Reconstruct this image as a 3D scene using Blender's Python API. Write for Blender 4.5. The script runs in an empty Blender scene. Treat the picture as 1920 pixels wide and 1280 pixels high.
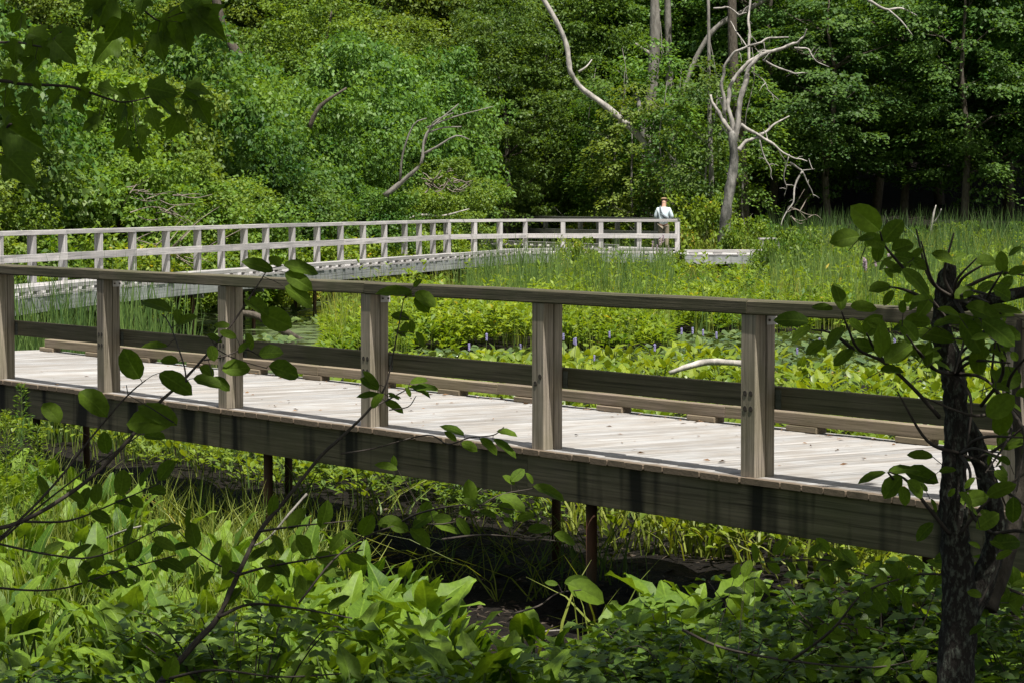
import bpy, math, random
import numpy as np
from mathutils import Vector, Matrix
R = random.Random(7); NR = np.random.default_rng(7)
C = bpy.context.scene.collection
scn = bpy.context.scene
# ---------------------------------------------------------------- camera, sky, sun, exposure
F = 5000.0; HOR = 377.0                       # focal length in photo pixels, horizon row
DZ = 1.26; EZ = DZ + 1.70                     # deck level, eye level (marsh ground is z = 0)
PITCH = math.atan((640 - HOR) / F)
cd = bpy.data.cameras.new('camera'); cam = bpy.data.objects.new('camera', cd); C.objects.link(cam)
cam.location = (0, 0, EZ); cam.rotation_euler = (math.pi/2 - PITCH, 0, 0)
cd.sensor_width = 36; cd.lens = F/1920*36; cd.clip_start = .1; cd.clip_end = 2000
scn.camera = cam
SH = Vector((.165, -.40, 1.0)).normalized()     # towards the sun
w = bpy.data.worlds.new('World'); scn.world = w; w.use_nodes = True
nt = w.node_tree; sky = nt.nodes.new('ShaderNodeTexSky'); sky.sky_type = 'NISHITA'; sky.sun_disc = False
sky.sun_elevation = math.asin(SH.z); sky.sun_rotation = math.atan2(SH.x, SH.y)
sky.dust_density = 3.0
hz = nt.nodes.new('ShaderNodeMix'); hz.data_type = 'RGBA'; hz.blend_type = 'MULTIPLY'; hz.inputs[0].default_value = 1; hz.inputs[7].default_value = (1.08, 1.0, .83, 1)   # hazy summer sky, less blue
nt.links.new(sky.outputs[0], hz.inputs[6]); nt.links.new(hz.outputs[2], nt.nodes['Background'].inputs[0]); nt.nodes['Background'].inputs[1].default_value = .085
sl = bpy.data.lights.new('sun', 'SUN'); sl.energy = 5.0; sl.angle = math.radians(.55); sl.color = (1, .965, .91)
so = bpy.data.objects.new('sun', sl); C.objects.link(so); so.rotation_euler = SH.to_track_quat('Z', 'Y').to_euler(); so.location = (0, 0, 60)
scn.view_settings.view_transform = 'Standard'; scn.view_settings.look = 'None'; scn.view_settings.exposure = .72
scn.cycles.max_bounces = 6; scn.cycles.transmission_bounces = 4; scn.cycles.diffuse_bounces = 3

# ---------------------------------------------------------------- helpers
def P(x, y, d):                                # photo pixel + distance -> point of the place
    a = (x-960)/F; b = (640-y)/F; c, s = math.cos(PITCH), math.sin(PITCH)
    t = d/(c + b*s)
    return Vector((a*t, d, EZ + t*(-s + b*c)))
def G(x, y, z=0.):                             # photo pixel -> point at height z
    a = (x-960)/F; b = (640-y)/F; c, s = math.cos(PITCH), math.sin(PITCH)
    t = (z-EZ)/(-s + b*c)
    return Vector((a*t, t*(c + b*s), z))
def tag(o, label=None, cat=None, group=None, kind=None):
    for k, v in (('label', label), ('category', cat), ('group', group), ('kind', kind)):
        if v: o[k] = v
    return o
def empty(name, loc=(0, 0, 0), rz=0, label=None, cat=None, group=None):
    o = bpy.data.objects.new(name, None); C.objects.link(o); o.location = loc; o.rotation_euler = (0, 0, rz)
    o.empty_display_size = .1
    return tag(o, label, cat, group)
def link(name, me, parent=None, loc=None, mat=None):
    o = bpy.data.objects.new(name, me); C.objects.link(o)
    if parent: o.parent = parent
    if mat is not None: o.matrix_local = mat
    elif loc is not None: o.location = loc
    return o
def copy_tree(o, parent=None):
    c = o.copy(); C.objects.link(c); c.parent = parent
    for ch in o.children: copy_tree(ch, c)
    return c
def unit(v): return v/np.maximum(np.linalg.norm(v, axis=-1, keepdims=True), 1e-9)
def np_mesh(name, V, Fc, mat, tint=None, smooth=False, uv=None):
    """V (n,3), Fc (m,k) with k = 3 or 4"""
    me = bpy.data.meshes.new(name); V = np.asarray(V, np.float32); Fc = np.asarray(Fc, np.int32)
    m, k = Fc.shape
    me.vertices.add(len(V)); me.vertices.foreach_set('co', V.ravel())
    me.loops.add(m*k); me.loops.foreach_set('vertex_index', Fc.ravel())
    me.polygons.add(m); me.polygons.foreach_set('loop_start', np.arange(0, m*k, k, dtype=np.int32))
    if smooth: me.polygons.foreach_set('use_smooth', np.ones(m, bool))
    if tint is not None:
        at = me.attributes.new('tint', 'FLOAT', 'POINT'); at.data.foreach_set('value', np.asarray(tint, np.float32))
    if uv is not None:
        l = me.uv_layers.new(name='UVMap'); l.data.foreach_set('uv', np.asarray(uv, np.float32)[Fc.ravel()].ravel())
    me.update(); me.validate()
    for x in (mat if isinstance(mat, (list, tuple)) else [mat]): me.materials.append(x)
    return me
class MB:                                      # small mesh collector: quads and triangles
    def __init__(s): s.v = []; s.f = []
    def add(s, v, f):
        n = len(s.v); s.v += [tuple(q) for q in v]; s.f += [tuple(i+n for i in q) for q in f]
    def box(s, c, size, rot=None, j=0):
        hx, hy, hz = (q/2 for q in size); c = Vector(c)
        v = [Vector((x, y, z)) for x in (-hx, hx) for y in (-hy, hy) for z in (-hz, hz)]
        if j: v = [q + Vector((R.uniform(-j, j), R.uniform(-j, j), R.uniform(-j, j))) for q in v]
        if rot: v = [rot @ q for q in v]
        s.add([c+q for q in v], [(0, 1, 3, 2), (4, 6, 7, 5), (0, 4, 5, 1), (2, 3, 7, 6), (0, 2, 6, 4), (1, 5, 7, 3)])
    def bbox(s, x0, x1, y0, y1, z0, z1, b=.004, nx=1, wob=0):
        """box along X with bevelled long edges, nx sections"""
        pr = [(y0+b, z0), (y1-b, z0), (y1, z0+b), (y1, z1-b), (y1-b, z1), (y0+b, z1), (y0, z1-b), (y0, z0+b)]
        v = []
        for i in range(nx+1):
            x = x0 + (x1-x0)*i/nx; dy, dz = R.uniform(-wob, wob), R.uniform(-wob, wob)
            v += [(x, q[0]+dy, q[1]+dz) for q in pr]
        f = [(i*8+k, i*8+(k+1) % 8, (i+1)*8+(k+1) % 8, (i+1)*8+k) for i in range(nx) for k in range(8)]
        f = [q[::-1] for q in f]
        f += [tuple(range(8)), tuple(reversed(range(nx*8, nx*8+8)))]
        s.add(v, f)
    def tube(s, pts, rad, n=6, jit=0, cap=True):
        pts = [Vector(p) for p in pts]; v = []; up = Vector((.31, .2, .93))
        for i, p in enumerate(pts):
            t = (pts[min(i+1, len(pts)-1)] - pts[max(i-1, 0)]).normalized()
            if abs(t.dot(up)) > .97: up = Vector((1, .1, 0))
            a = t.cross(up).normalized(); b = t.cross(a); r = rad[i] if hasattr(rad, '__len__') else rad
            for k in range(n):
                th = 2*math.pi*k/n; rr = r*(1 + R.uniform(-jit, jit))
                v.append(p + a*rr*math.cos(th) + b*rr*math.sin(th))
        f = [(i*n+k, i*n+(k+1) % n, (i+1)*n+(k+1) % n, (i+1)*n+k) for i in range(len(pts)-1) for k in range(n)]
        if cap: f += [tuple(reversed(range(n))), tuple(range((len(pts)-1)*n, len(pts)*n))]
        s.add(v, f)
    def mesh(s, name, mat, smooth=False):
        me = bpy.data.meshes.new(name); me.from_pydata(s.v, [], s.f); me.update()
        if smooth: me.polygons.foreach_set('use_smooth', [True]*len(me.polygons))
        me.materials.append(mat); return me
    def build(s, name, mat, parent=None, smooth=False, loc=None):
        return link(name, s.mesh(name, mat, smooth), parent, loc)
def smoothpts(pts, n=4):                       # Catmull-Rom
    pts = [Vector(p) for p in pts]; q = [pts[0]*2-pts[1]] + pts + [pts[-1]*2-pts[-2]]; out = []
    for i in range(1, len(q)-2):
        for k in range(n):
            t = k/n; a, b, c, d = q[i-1], q[i], q[i+1], q[i+2]
            out.append(.5*((2*b) + (c-a)*t + (2*a-5*b+4*c-d)*t*t + (-a+3*b-3*c+d)*t**3))
    return out + [pts[-1]]
def lerps(a, b, n): return [a + (b-a)*i/(n-1) for i in range(n)]

# ---------------------------------------------------------------- materials
def mat_new(name):
    m = bpy.data.materials.new(name); m.use_nodes = True; t = m.node_tree; t.nodes.clear()
    o = t.nodes.new('ShaderNodeOutputMaterial'); return m, t, o
def nd(t, typ, **k):
    n = t.nodes.new(typ)
    for a, b in k.items():
        if a.startswith('i_'):
            key = a[2:]; key = int(key) if key.isdigit() else key.replace('_', ' ')
            n.inputs[key].default_value = b
        else: setattr(n, a, b)
    return n
def mixc(t, fac, a, b, mode='MIX'):
    n = t.nodes.new('ShaderNodeMix'); n.data_type = 'RGBA'; n.blend_type = mode
    for i, v in ((0, fac), (6, a), (7, b)):
        if hasattr(v, 'is_output') or isinstance(v, bpy.types.NodeSocket): t.links.new(v, n.inputs[i])
        else: n.inputs[i].default_value = v if i == 0 else (*v, 1) if len(v) == 3 else v
    return n.outputs[2]
def ramp(t, src, stops):
    r = t.nodes.new('ShaderNodeValToRGB'); e = r.color_ramp.elements
    while len(e) < len(stops): e.new(.5)
    for q, (p, c) in zip(e, stops):
        q.position = p; q.color = (c, c, c, 1) if not hasattr(c, '__len__') else (*c, 1)
    t.links.new(src, r.inputs[0]); return r.outputs[0]
def leafmat(name, lo, hi, trans=.38, rough=.45, spec=.35, dead=0, veins=False, objcol=False):
    m, t, o = mat_new(name)
    at = nd(t, 'ShaderNodeAttribute', attribute_name='tint'); oi = nd(t, 'ShaderNodeObjectInfo')
    s = nd(t, 'ShaderNodeMath', operation='ADD'); t.links.new(at.outputs['Fac'], s.inputs[0])
    s2 = nd(t, 'ShaderNodeMath', operation='MULTIPLY_ADD'); t.links.new(oi.outputs['Random'], s2.inputs[0]); s2.inputs[1].default_value = .5; s2.inputs[2].default_value = -.25
    t.links.new(s2.outputs[0], s.inputs[1])
    col = ramp(t, s.outputs[0], [(0., lo), (.85, hi), (.97, tuple(q*1.1 for q in hi))] + ([(1., (.45, .36, .06))] if dead else []))
    if veins:
        uv = nd(t, 'ShaderNodeUVMap', uv_map='UVMap'); sp = nd(t, 'ShaderNodeSeparateXYZ'); t.links.new(uv.outputs[0], sp.inputs[0])
        ax = nd(t, 'ShaderNodeMath', operation='ABSOLUTE'); t.links.new(sp.outputs[0], ax.inputs[0])
        a = nd(t, 'ShaderNodeMath', operation='MULTIPLY_ADD', i_1=-.8); t.links.new(ax.outputs[0], a.inputs[0]); t.links.new(sp.outputs[1], a.inputs[2])
        b = nd(t, 'ShaderNodeMath', operation='MULTIPLY', i_1=55.); t.links.new(a.outputs[0], b.inputs[0])
        c = nd(t, 'ShaderNodeMath', operation='SINE'); t.links.new(b.outputs[0], c.inputs[0])
        side = ramp(t, c.outputs[0], [(.86, 0), (.97, 1)]); mid = ramp(t, ax.outputs[0], [(.012, 1), (.03, 0)])
        mx = nd(t, 'ShaderNodeMath', operation='MAXIMUM'); t.links.new(mid, mx.inputs[0])
        h = nd(t, 'ShaderNodeMath', operation='MULTIPLY', i_1=.35); t.links.new(side, h.inputs[0]); t.links.new(h.outputs[0], mx.inputs[1])
        vf = nd(t, 'ShaderNodeMath', operation='MULTIPLY', i_1=.55); t.links.new(mx.outputs[0], vf.inputs[0])
        col = mixc(t, vf.outputs[0], col, tuple(min(1, q*1.35+.01) for q in hi))
        bmp = nd(t, 'ShaderNodeBump', i_Strength=.3, i_Distance=.002, invert=True); t.links.new(mx.outputs[0], bmp.inputs['Height'])
    n = nd(t, 'ShaderNodeTexNoise', i_Scale=9., i_Detail=2.); tc = nd(t, 'ShaderNodeTexCoord'); t.links.new(tc.outputs['Object'], n.inputs[0])
    col = mixc(t, 1., col, ramp(t, n.outputs[0], [(.3, .78), (.7, 1.15)]), 'MULTIPLY')
    if objcol: col = mixc(t, 1., col, oi.outputs['Color'], 'MULTIPLY')
    pb = nd(t, 'ShaderNodeBsdfPrincipled', i_Roughness=rough); pb.inputs['Specular IOR Level'].default_value = spec
    t.links.new(col, pb.inputs[0])
    if veins: t.links.new(bmp.outputs[0], pb.inputs['Normal'])
    tr = nd(t, 'ShaderNodeBsdfTranslucent'); t.links.new(mixc(t, 1., col, (1.35, 1.25, .35), 'MULTIPLY'), tr.inputs[0])
    ms = nd(t, 'ShaderNodeMixShader', i_0=trans); t.links.new(pb.outputs[0], ms.inputs[1]); t.links.new(tr.outputs[0], ms.inputs[2])
    t.links.new(ms.outputs[0], o.inputs[0]); return m
def woodmat(name, base, dark, algae=None, amt=.4, grain=(1.2, 34, 34), stain=None, rough=.85, knots=True, cracks=.5, vary=.34):
    """weathered timber, grain along the local X axis"""
    m, t, o = mat_new(name)
    tc = nd(t, 'ShaderNodeTexCoord'); oi = nd(t, 'ShaderNodeObjectInfo')
    off = nd(t, 'ShaderNodeVectorMath', operation='ADD'); sc = nd(t, 'ShaderNodeMath', operation='MULTIPLY', i_1=137.)
    t.links.new(oi.outputs['Random'], sc.inputs[0]); t.links.new(tc.outputs['Object'], off.inputs[0]); t.links.new(sc.outputs[0], off.inputs[1])
    mp = nd(t, 'ShaderNodeMapping'); mp.inputs['Scale'].default_value = grain; t.links.new(off.outputs[0], mp.inputs[0])
    n1 = nd(t, 'ShaderNodeTexNoise', i_Scale=1., i_Detail=6., i_Roughness=.65, i_Distortion=.4); t.links.new(mp.outputs[0], n1.inputs[0])
    mp2 = nd(t, 'ShaderNodeMapping'); mp2.inputs['Scale'].default_value = (grain[0]*.8, grain[1]*3, grain[2]*3); t.links.new(off.outputs[0], mp2.inputs[0])
    n2 = nd(t, 'ShaderNodeTexNoise', i_Scale=1., i_Detail=3.); t.links.new(mp2.outputs[0], n2.inputs[0])
    n3 = nd(t, 'ShaderNodeTexNoise', i_Scale=2.3, i_Detail=4., i_Roughness=.6); t.links.new(off.outputs[0], n3.inputs[0])
    col = mixc(t, ramp(t, n1.outputs[0], [(.3, 0), (.68, 1)]), dark, base)
    col = mixc(t, 1., col, ramp(t, n2.outputs[0], [(.3, .62), (.5, 1.), (.7, 1.22)]), 'MULTIPLY')
    crk = ramp(t, n2.outputs[0], [(.31, 1), (.38, 0)])
    k = nd(t, 'ShaderNodeMath', operation='MULTIPLY', i_1=cracks); t.links.new(crk, k.inputs[0])
    col = mixc(t, k.outputs[0], col, tuple(q*.18 for q in dark))
    if algae:
        f = nd(t, 'ShaderNodeMath', operation='MULTIPLY', i_1=amt); t.links.new(ramp(t, n3.outputs[0], [(.35, 0), (.62, 1)]), f.inputs[0])
        col = mixc(t, f.outputs[0], col, algae)
    if stain:                                   # dark drip stains running down the face
        mp4 = nd(t, 'ShaderNodeMapping'); mp4.inputs['Scale'].default_value = (5.2, 1, .55); t.links.new(off.outputs[0], mp4.inputs[0])
        n4 = nd(t, 'ShaderNodeTexNoise', i_Scale=1., i_Detail=2., i_Roughness=.5); t.links.new(mp4.outputs[0], n4.inputs[0])
        f = nd(t, 'ShaderNodeMath', operation='MULTIPLY', i_1=stain); t.links.new(ramp(t, n4.outputs[0], [(.5, 0), (.63, 1)]), f.inputs[0])
        col = mixc(t, f.outputs[0], col, (.008, .008, .006))
    v = nd(t, 'ShaderNodeMath', operation='MULTIPLY_ADD', i_1=vary, i_2=1-vary*.53); t.links.new(oi.outputs['Random'], v.inputs[0])
    cv = nd(t, 'ShaderNodeCombineColor')
    for i in range(3): t.links.new(v.outputs[0], cv.inputs[i])
    col = mixc(t, 1., col, cv.outputs[0], 'MULTIPLY')
    pb = nd(t, 'ShaderNodeBsdfPrincipled', i_Roughness=rough); pb.inputs['Specular IOR Level'].default_value = .25
    bm = nd(t, 'ShaderNodeBump', i_Strength=.55, i_Distance=.006)
    hh = nd(t, 'ShaderNodeMath', operation='MULTIPLY_ADD', i_1=-1.2); t.links.new(crk, hh.inputs[0]); t.links.new(n1.outputs[0], hh.inputs[2])
    t.links.new(hh.outputs[0], bm.inputs['Height']); t.links.new(bm.outputs[0], pb.inputs['Normal'])
    t.links.new(col, pb.inputs[0]); t.links.new(pb.outputs[0], o.inputs[0]); return m
def endwear(m, x0, x1, colr):
    t = m.node_tree; pb = [n for n in t.nodes if n.type == 'BSDF_PRINCIPLED'][0]; src = pb.inputs[0].links[0].from_socket
    tc = nd(t, 'ShaderNodeTexCoord'); sp = nd(t, 'ShaderNodeSeparateXYZ'); t.links.new(tc.outputs['Object'], sp.inputs[0])
    n = nd(t, 'ShaderNodeTexNoise', i_Scale=14., i_Detail=3.); t.links.new(tc.outputs['Object'], n.inputs[0])
    a = nd(t, 'ShaderNodeMath', operation='MULTIPLY_ADD', i_1=.10); t.links.new(n.outputs[0], a.inputs[0]); t.links.new(sp.outputs[0], a.inputs[2])
    r = nd(t, 'ShaderNodeMapRange'); r.inputs[1].default_value = x0; r.inputs[2].default_value = x1; r.inputs[3].default_value = 1; r.inputs[4].default_value = 0
    t.links.new(a.outputs[0], r.inputs[0]); t.links.new(mixc(t, r.outputs[0], src, colr), pb.inputs[0])
def plainmat(name, a, b, scale=8., rough=.9, bump=.4, dist=.02, spec=.2, stretch=(1, 1, 1), lo=.35, hi=.65, metal=0):
    m, t, o = mat_new(name); tc = nd(t, 'ShaderNodeTexCoord')
    mp = nd(t, 'ShaderNodeMapping'); mp.inputs['Scale'].default_value = stretch; t.links.new(tc.outputs['Object'], mp.inputs[0])
    n = nd(t, 'ShaderNodeTexNoise', i_Scale=scale, i_Detail=7., i_Roughness=.65); t.links.new(mp.outputs[0], n.inputs[0])
    pb = nd(t, 'ShaderNodeBsdfPrincipled', i_Roughness=rough, i_Metallic=metal); pb.inputs['Specular IOR Level'].default_value = spec
    t.links.new(mixc(t, ramp(t, n.outputs[0], [(lo, 0), (hi, 1)]), a, b), pb.inputs[0])
    bm = nd(t, 'ShaderNodeBump', i_Strength=bump, i_Distance=dist); t.links.new(n.outputs[0], bm.inputs['Height']); t.links.new(bm.outputs[0], pb.inputs['Normal'])
    t.links.new(pb.outputs[0], o.inputs[0]); return m

M = {}; W1D = 2.58
M['deck'] = woodmat('deck wood', (.385, .385, .38), (.235, .23, .22), (.20, .17, .135), .55, grain=(1.1, 26, 26), cracks=1., vary=.3)
endwear(M['deck'], -W1D/2+.10, -W1D/2+.15, (.13, .10, .07))
M['rail'] = woodmat('rail wood', (.155, .135, .092), (.04, .034, .022), (.05, .058, .024), .5, grain=(1.0, 50, 50), cracks=.98)
M['board'] = woodmat('green stained board', (.16, .135, .09), (.065, .055, .034), (.07, .075, .03), .45, cracks=.6)
M['kerb'] = woodmat('brown kerb wood', (.27, .215, .16), (.13, .10, .07), (.14, .13, .06), .4, cracks=.6)
M['fascia'] = woodmat('stained fascia wood', (.165, .14, .095), (.075, .063, .042), (.08, .082, .036), .45, grain=(1, 26, 26), stain=.92, cracks=.35)
M['post'] = woodmat('post wood', (.345, .295, .24), (.125, .105, .08), (.14, .13, .072), .5, grain=(1.6, 34, 34), cracks=.8)
M['old'] = woodmat('silver grey wood', (.50, .475, .46), (.30, .285, .28), (.26, .27, .265), .4, grain=(.8, 16, 16), cracks=.4)
M['old_dark'] = woodmat('grey wood with painted shade', (.12, .125, .11), (.07, .075, .065), (.06, .07, .045), .5, grain=(.8, 16, 16), cracks=.4)  # darker copy of the silver grey wood, shade painted into its colour
M['blue'] = woodmat('blue grey fascia wood', (.40, .405, .40), (.25, .265, .265), (.2, .225, .205), .5, grain=(.5, 10, 10), cracks=.3, stain=.35)
M['steel'] = plainmat('dull steel', (.42, .42, .41), (.34, .31, .28), 20, .5, .1, .003, .6)
M['bolt'] = plainmat('dark bolt', (.03, .028, .025), (.05, .04, .03), 20, .6)
M['pipe'] = plainmat('rusting pipe', (.028, .03, .02), (.075, .032, .015), 3., .8, .4, .01, stretch=(1, 1, .6))
M['mud'] = plainmat('wet black mud', (.006, .005, .004), (.028, .022, .015), 14., .85, 1., .10, .15, lo=.4, hi=.75)
M['bark'] = plainmat('lichen bark', (.035, .03, .025), (.20, .22, .17), 70., .95, 1., .02, stretch=(1, 1, .45), lo=.5, hi=.72)
M['dark_bark'] = plainmat('dark bark', (.05, .042, .032), (.11, .095, .075), 14., .95, 1., .03, stretch=(1, 1, .4))
M['grey_bark'] = plainmat('grey bark', (.12, .11, .095), (.24, .225, .2), 5., .95, 1., .05, stretch=(1, 1, .35))
M['snag'] = plainmat('bleached dead wood', (.17, .16, .145), (.44, .41, .37), 5., .85, .8, .04, stretch=(1, 1, .35))
M['snag_low'] = plainmat('dead trunk bark', (.07, .07, .062), (.24, .23, .21), 3.2, .9, 1., .06, stretch=(1, 1, .4), lo=.42, hi=.62)
M['twig'] = plainmat('twig', (.045, .036, .03), (.09, .075, .06), 12., .8)
M['dead_twig'] = plainmat('dead twig', (.12, .10, .085), (.26, .22, .18), 6., .9)

# ---------------------------------------------------------------- ground, water
def sstep(a, b, x): t = np.clip((x-a)/(b-a), 0, 1); return t*t*(3-2*t)
def pond(X, Y):
    """1 where the marsh is open water"""
    px = 960 + F*X/np.maximum(Y, 1)
    a = sstep(280, 340, px)*(1-sstep(560, 640, px))*sstep(40, 44, Y)*(1-sstep(76, 84, Y))
    b = sstep(730, 800, px)*sstep(43.5, 45, Y)*(1-sstep(51, 53, Y + 0*X))
    b2 = sstep(1220, 1300, px)*sstep(43.5, 45, Y)*(1-sstep(58, 60, Y))
    return np.maximum(np.maximum(a, b), b2)
def gz(X, Y):
    X = np.asarray(X, float); Y = np.asarray(Y, float)
    n = .05*np.sin(X*1.7+1)*np.cos(Y*1.3) + .035*np.sin(X*4.1)*np.sin(Y*3.3+2)
    z = .05 + n - .35*pond(X, Y)
    z = z*sstep(11, 16, Y) + (1-sstep(2.5, 15.5, Y))*1.36
    hill = sstep(104, 240, Y + X*.12)*34 + .6*sstep(101, 112, Y)
    return z + hill*(Y > 95) + (np.abs(X) > 45)*0
def ground():
    ys = np.concatenate([np.arange(-40, 8, 3), np.arange(8, 30, .25), np.arange(30, 110, .8), np.arange(110, 420, 8)])
    xs = np.concatenate([np.arange(-240, -30, 12), np.arange(-30, -8, 1.5), np.arange(-8, 8, .22), np.arange(8, 30, 1.5), np.arange(30, 241, 12)])
    X, Y = np.meshgrid(xs, ys); Z = gz(X, Y)
    near = (Y > 8) & (Y < 30) & (np.abs(X) < 8)
    Z = Z + near*NR.normal(0, .018, Z.shape)
    n = len(xs); i = np.arange((len(ys)-1)*(n)).reshape(len(ys)-1, n)[:, :-1].ravel()
    Fc = np.stack([i, i+1, i+n+1, i+n], 1)
    o = link('ground', np_mesh('ground', np.stack([X.ravel(), Y.ravel(), Z.ravel()], 1), Fc, M['mud'], smooth=True))
    tag(o, kind='structure')
ground()
def water():
    m, t, o = mat_new('pond water'); tc = nd(t, 'ShaderNodeTexCoord')
    n = nd(t, 'ShaderNodeTexNoise', i_Scale=.9, i_Detail=8., i_Roughness=.72); t.links.new(tc.outputs['Object'], n.inputs[0])
    f = ramp(t, n.outputs[0], [(.47, 0), (.56, 1)])
    pb = nd(t, 'ShaderNodeBsdfPrincipled'); t.links.new(mixc(t, f, (.018, .022, .012), (.075, .11, .028)), pb.inputs[0])
    t.links.new(ramp(t, f, [(0, .06), (1, .8)]), pb.inputs['Roughness'])
    b = nd(t, 'ShaderNodeBump', i_Strength=.15, i_Distance=.02); t.links.new(n.outputs[0], b.inputs['Height']); t.links.new(b.outputs[0], pb.inputs['Normal'])
    t.links.new(pb.outputs[0], o.inputs[0])
    tag(link('water', np_mesh('water', [(-60, 24, -.03), (60, 24, -.03), (60, 103, -.03), (-60, 103, -.03)], [(0, 1, 2, 3)], m)), kind='structure')
water()

# ---------------------------------------------------------------- near boardwalk
corners = [(193.5, 736), (425, 766), (696, 800), (1022.5, 843), (1413, 895)]
q = [G(x, y, DZ) for x, y in corners]
step = (q[-1]-q[0])/4; SP = step.length; U = step.normalized(); V3 = Vector((-U.y, U.x, 0))   # U to the right and nearer, V3 away from the camera
O0 = sum((p - step*i for i, p in enumerate(q)), Vector())/5
print('near walk spacing', SP, 'U', U, 'O', O0)
ROT = math.atan2(U.y, U.x)
PB = .142; W1 = 2.58                           # post size, deck width
bw = empty('boardwalk', O0, ROT, 'near boardwalk crossing the whole picture, with thick posts, green stained rails and pale deck', 'boardwalk')
# local frame: x along U, y along V3 (away), z up with deck surface at 0
def plank_mesh(L, wdt, th, k):
    b = MB(); b.bbox(-L/2, L/2, -wdt/2, wdt/2, -th, 0, .006, 2, .0012); return b.mesh('plank', M['deck'])
pm = [plank_mesh(W1, .186, .038, i) for i in range(5)]
PITCHW = .194
i0, i1 = -34, 78
for i in range(i0, i1):
    o = link('plank', R.choice(pm), bw)
    o.matrix_local = Matrix.Translation((i*PITCHW + R.uniform(-.002, .002), -.055 + W1/2 + R.uniform(-.007, .007), R.uniform(-.003, .002))) @ Matrix.Rotation(math.pi/2 + R.uniform(-.002, .002), 4, 'Z')
XA, XB = i0*PITCHW, i1*PITCHW
def rail_piece(name, x0, x1, y0, y1, z0, z1, mat, nx=8, wob=.003, b=.006):
    m = MB(); L = x1-x0; m.bbox(-L/2, L/2, y0, y1, z0, z1, b, nx, wob)
    return link(name, m.mesh(name, M[mat]), bw, ((x0+x1)/2, 0, 0))
posts = list(range(-2, 7))
RT = 1.09
hole = MB()
for k in posts:
    x1 = k*SP; x0 = x1-PB                      # corner measured is the front right corner
    m = MB(); h = RT-.09; y0 = 0
    m.bbox(0, h, y0, PB*.60, 0, PB, .006, 3, .001)
    me = m.mesh('post', M['post'])
    o = link('post', me, bw)
    # local X up, Y -> away, Z -> minus along
    pmx = Matrix(((0, 0, -1, x1), (0, 1, 0, 0), (1, 0, 0, 0), (0, 0, 0, 1))); o.matrix_local = pmx
    m2 = MB(); m2.bbox(0, h, PB*.60+.004, PB+.02, .003, PB-.004, .004, 3, .001)
    o2 = link('post', m2.mesh('post', M['post']), bw); o2.matrix_local = pmx
    # bolt holes on the camera side face
    for a in (.32, .70):
        for hz in (.42, .515) if k != 3 else ((.45,) if a < .5 else (.50,)):
            b = MB(); b.tube([(0, .002, 0), (0, -.0025, 0)], .018, 10); b.build('bolt_hole', M['bolt'], bw, loc=(x0+PB*a, 0, hz))
    # steel angle bracket on the right face
    if k in (0, 2, 4, 6):
        b = MB(); b.box((0, 0, 0), (.006, .085, .055)); br = b.build('bracket', M['steel'], bw, loc=(x1+.004, PB*.60+.045, h-.034))
        for s in (-.025, .025):
            c = MB(); c.tube([(.003, s, 0), (.010, s, 0)], .008, 6); c.build('bolt', M['bolt'], br)
    # mid rail mounting stub behind the post
    b = MB(); b.box((0, 0, 0), (.05, .05, .12)); b.build('spacer_block', M['old_dark'], bw, loc=(x1+.02, PB+.05, .475))
# top rail, mid rail
for a in range(-3, 8, 2):
    k0 = a+1
    x0 = k0*SP-PB*.5+.002; x1 = (k0+2)*SP-PB*.5-.002
    rail_piece('top_rail', x0, x1, -.012, .150, RT-.09, RT, 'rail', 10, .003, .010)
for k in range(-3, 7):
    rail_piece('mid_rail', k*SP+.006-PB*.45, (k+1)*SP-.006-PB*.45, PB+.03, PB+.068, .412, .556, 'board', 4, .002)
# kerb on the far edge
x = XA + .3
while x < XB:
    L = R.uniform(2.9, 3.1); rail_piece('kerb_board', x, min(x+L-.006, XB), W1-.20, W1-.105, .048, .138, 'kerb', 4, .003); x += L
x = XA + .2
while x < XB:
    rail_piece('kerb_block', x, x+.33, W1-.215, W1-.11, .002, .046, 'kerb', 1, 0); x += 1.17
# beams and joists
x = XA
while x < XB:
    rail_piece('fascia_board', x, min(x+4.37-.004, XB), -.016, .022, -.325, -.042, 'fascia', 3, .001, .003)
    rail_piece('fascia_board', x, min(x+4.37-.004, XB), W1-.16, W1-.122, -.325, -.042, 'fascia', 3, .001, .003); x += 4.37
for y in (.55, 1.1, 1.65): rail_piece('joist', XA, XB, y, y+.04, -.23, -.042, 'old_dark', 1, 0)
def gzl(px, py): w_ = O0 + U*px + V3*py; return float(gz(w_.x, w_.y)) - DZ
pipeNear = G(1123, 1195, 0.); pn = (pipeNear-Vector((O0.x, O0.y, 0))).dot(U)
for k in range(-4, 3):
    for y, px in ((.12, pn + k*4.37), (W1-.30, pn + 1.0 + k*4.37)):
        zb = gzl(px, y)-.3
        b = MB(); b.tube([(px, y, zb), (px, y, -.24)], .038, 10); b.build('support_pipe', M['pipe'], bw, True)
    b = MB(); b.box((pn+k*4.37, W1/2, -.29), (.09, W1-.4, .10)); b.build('cross_beam', M['old_dark'], bw)

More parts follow.
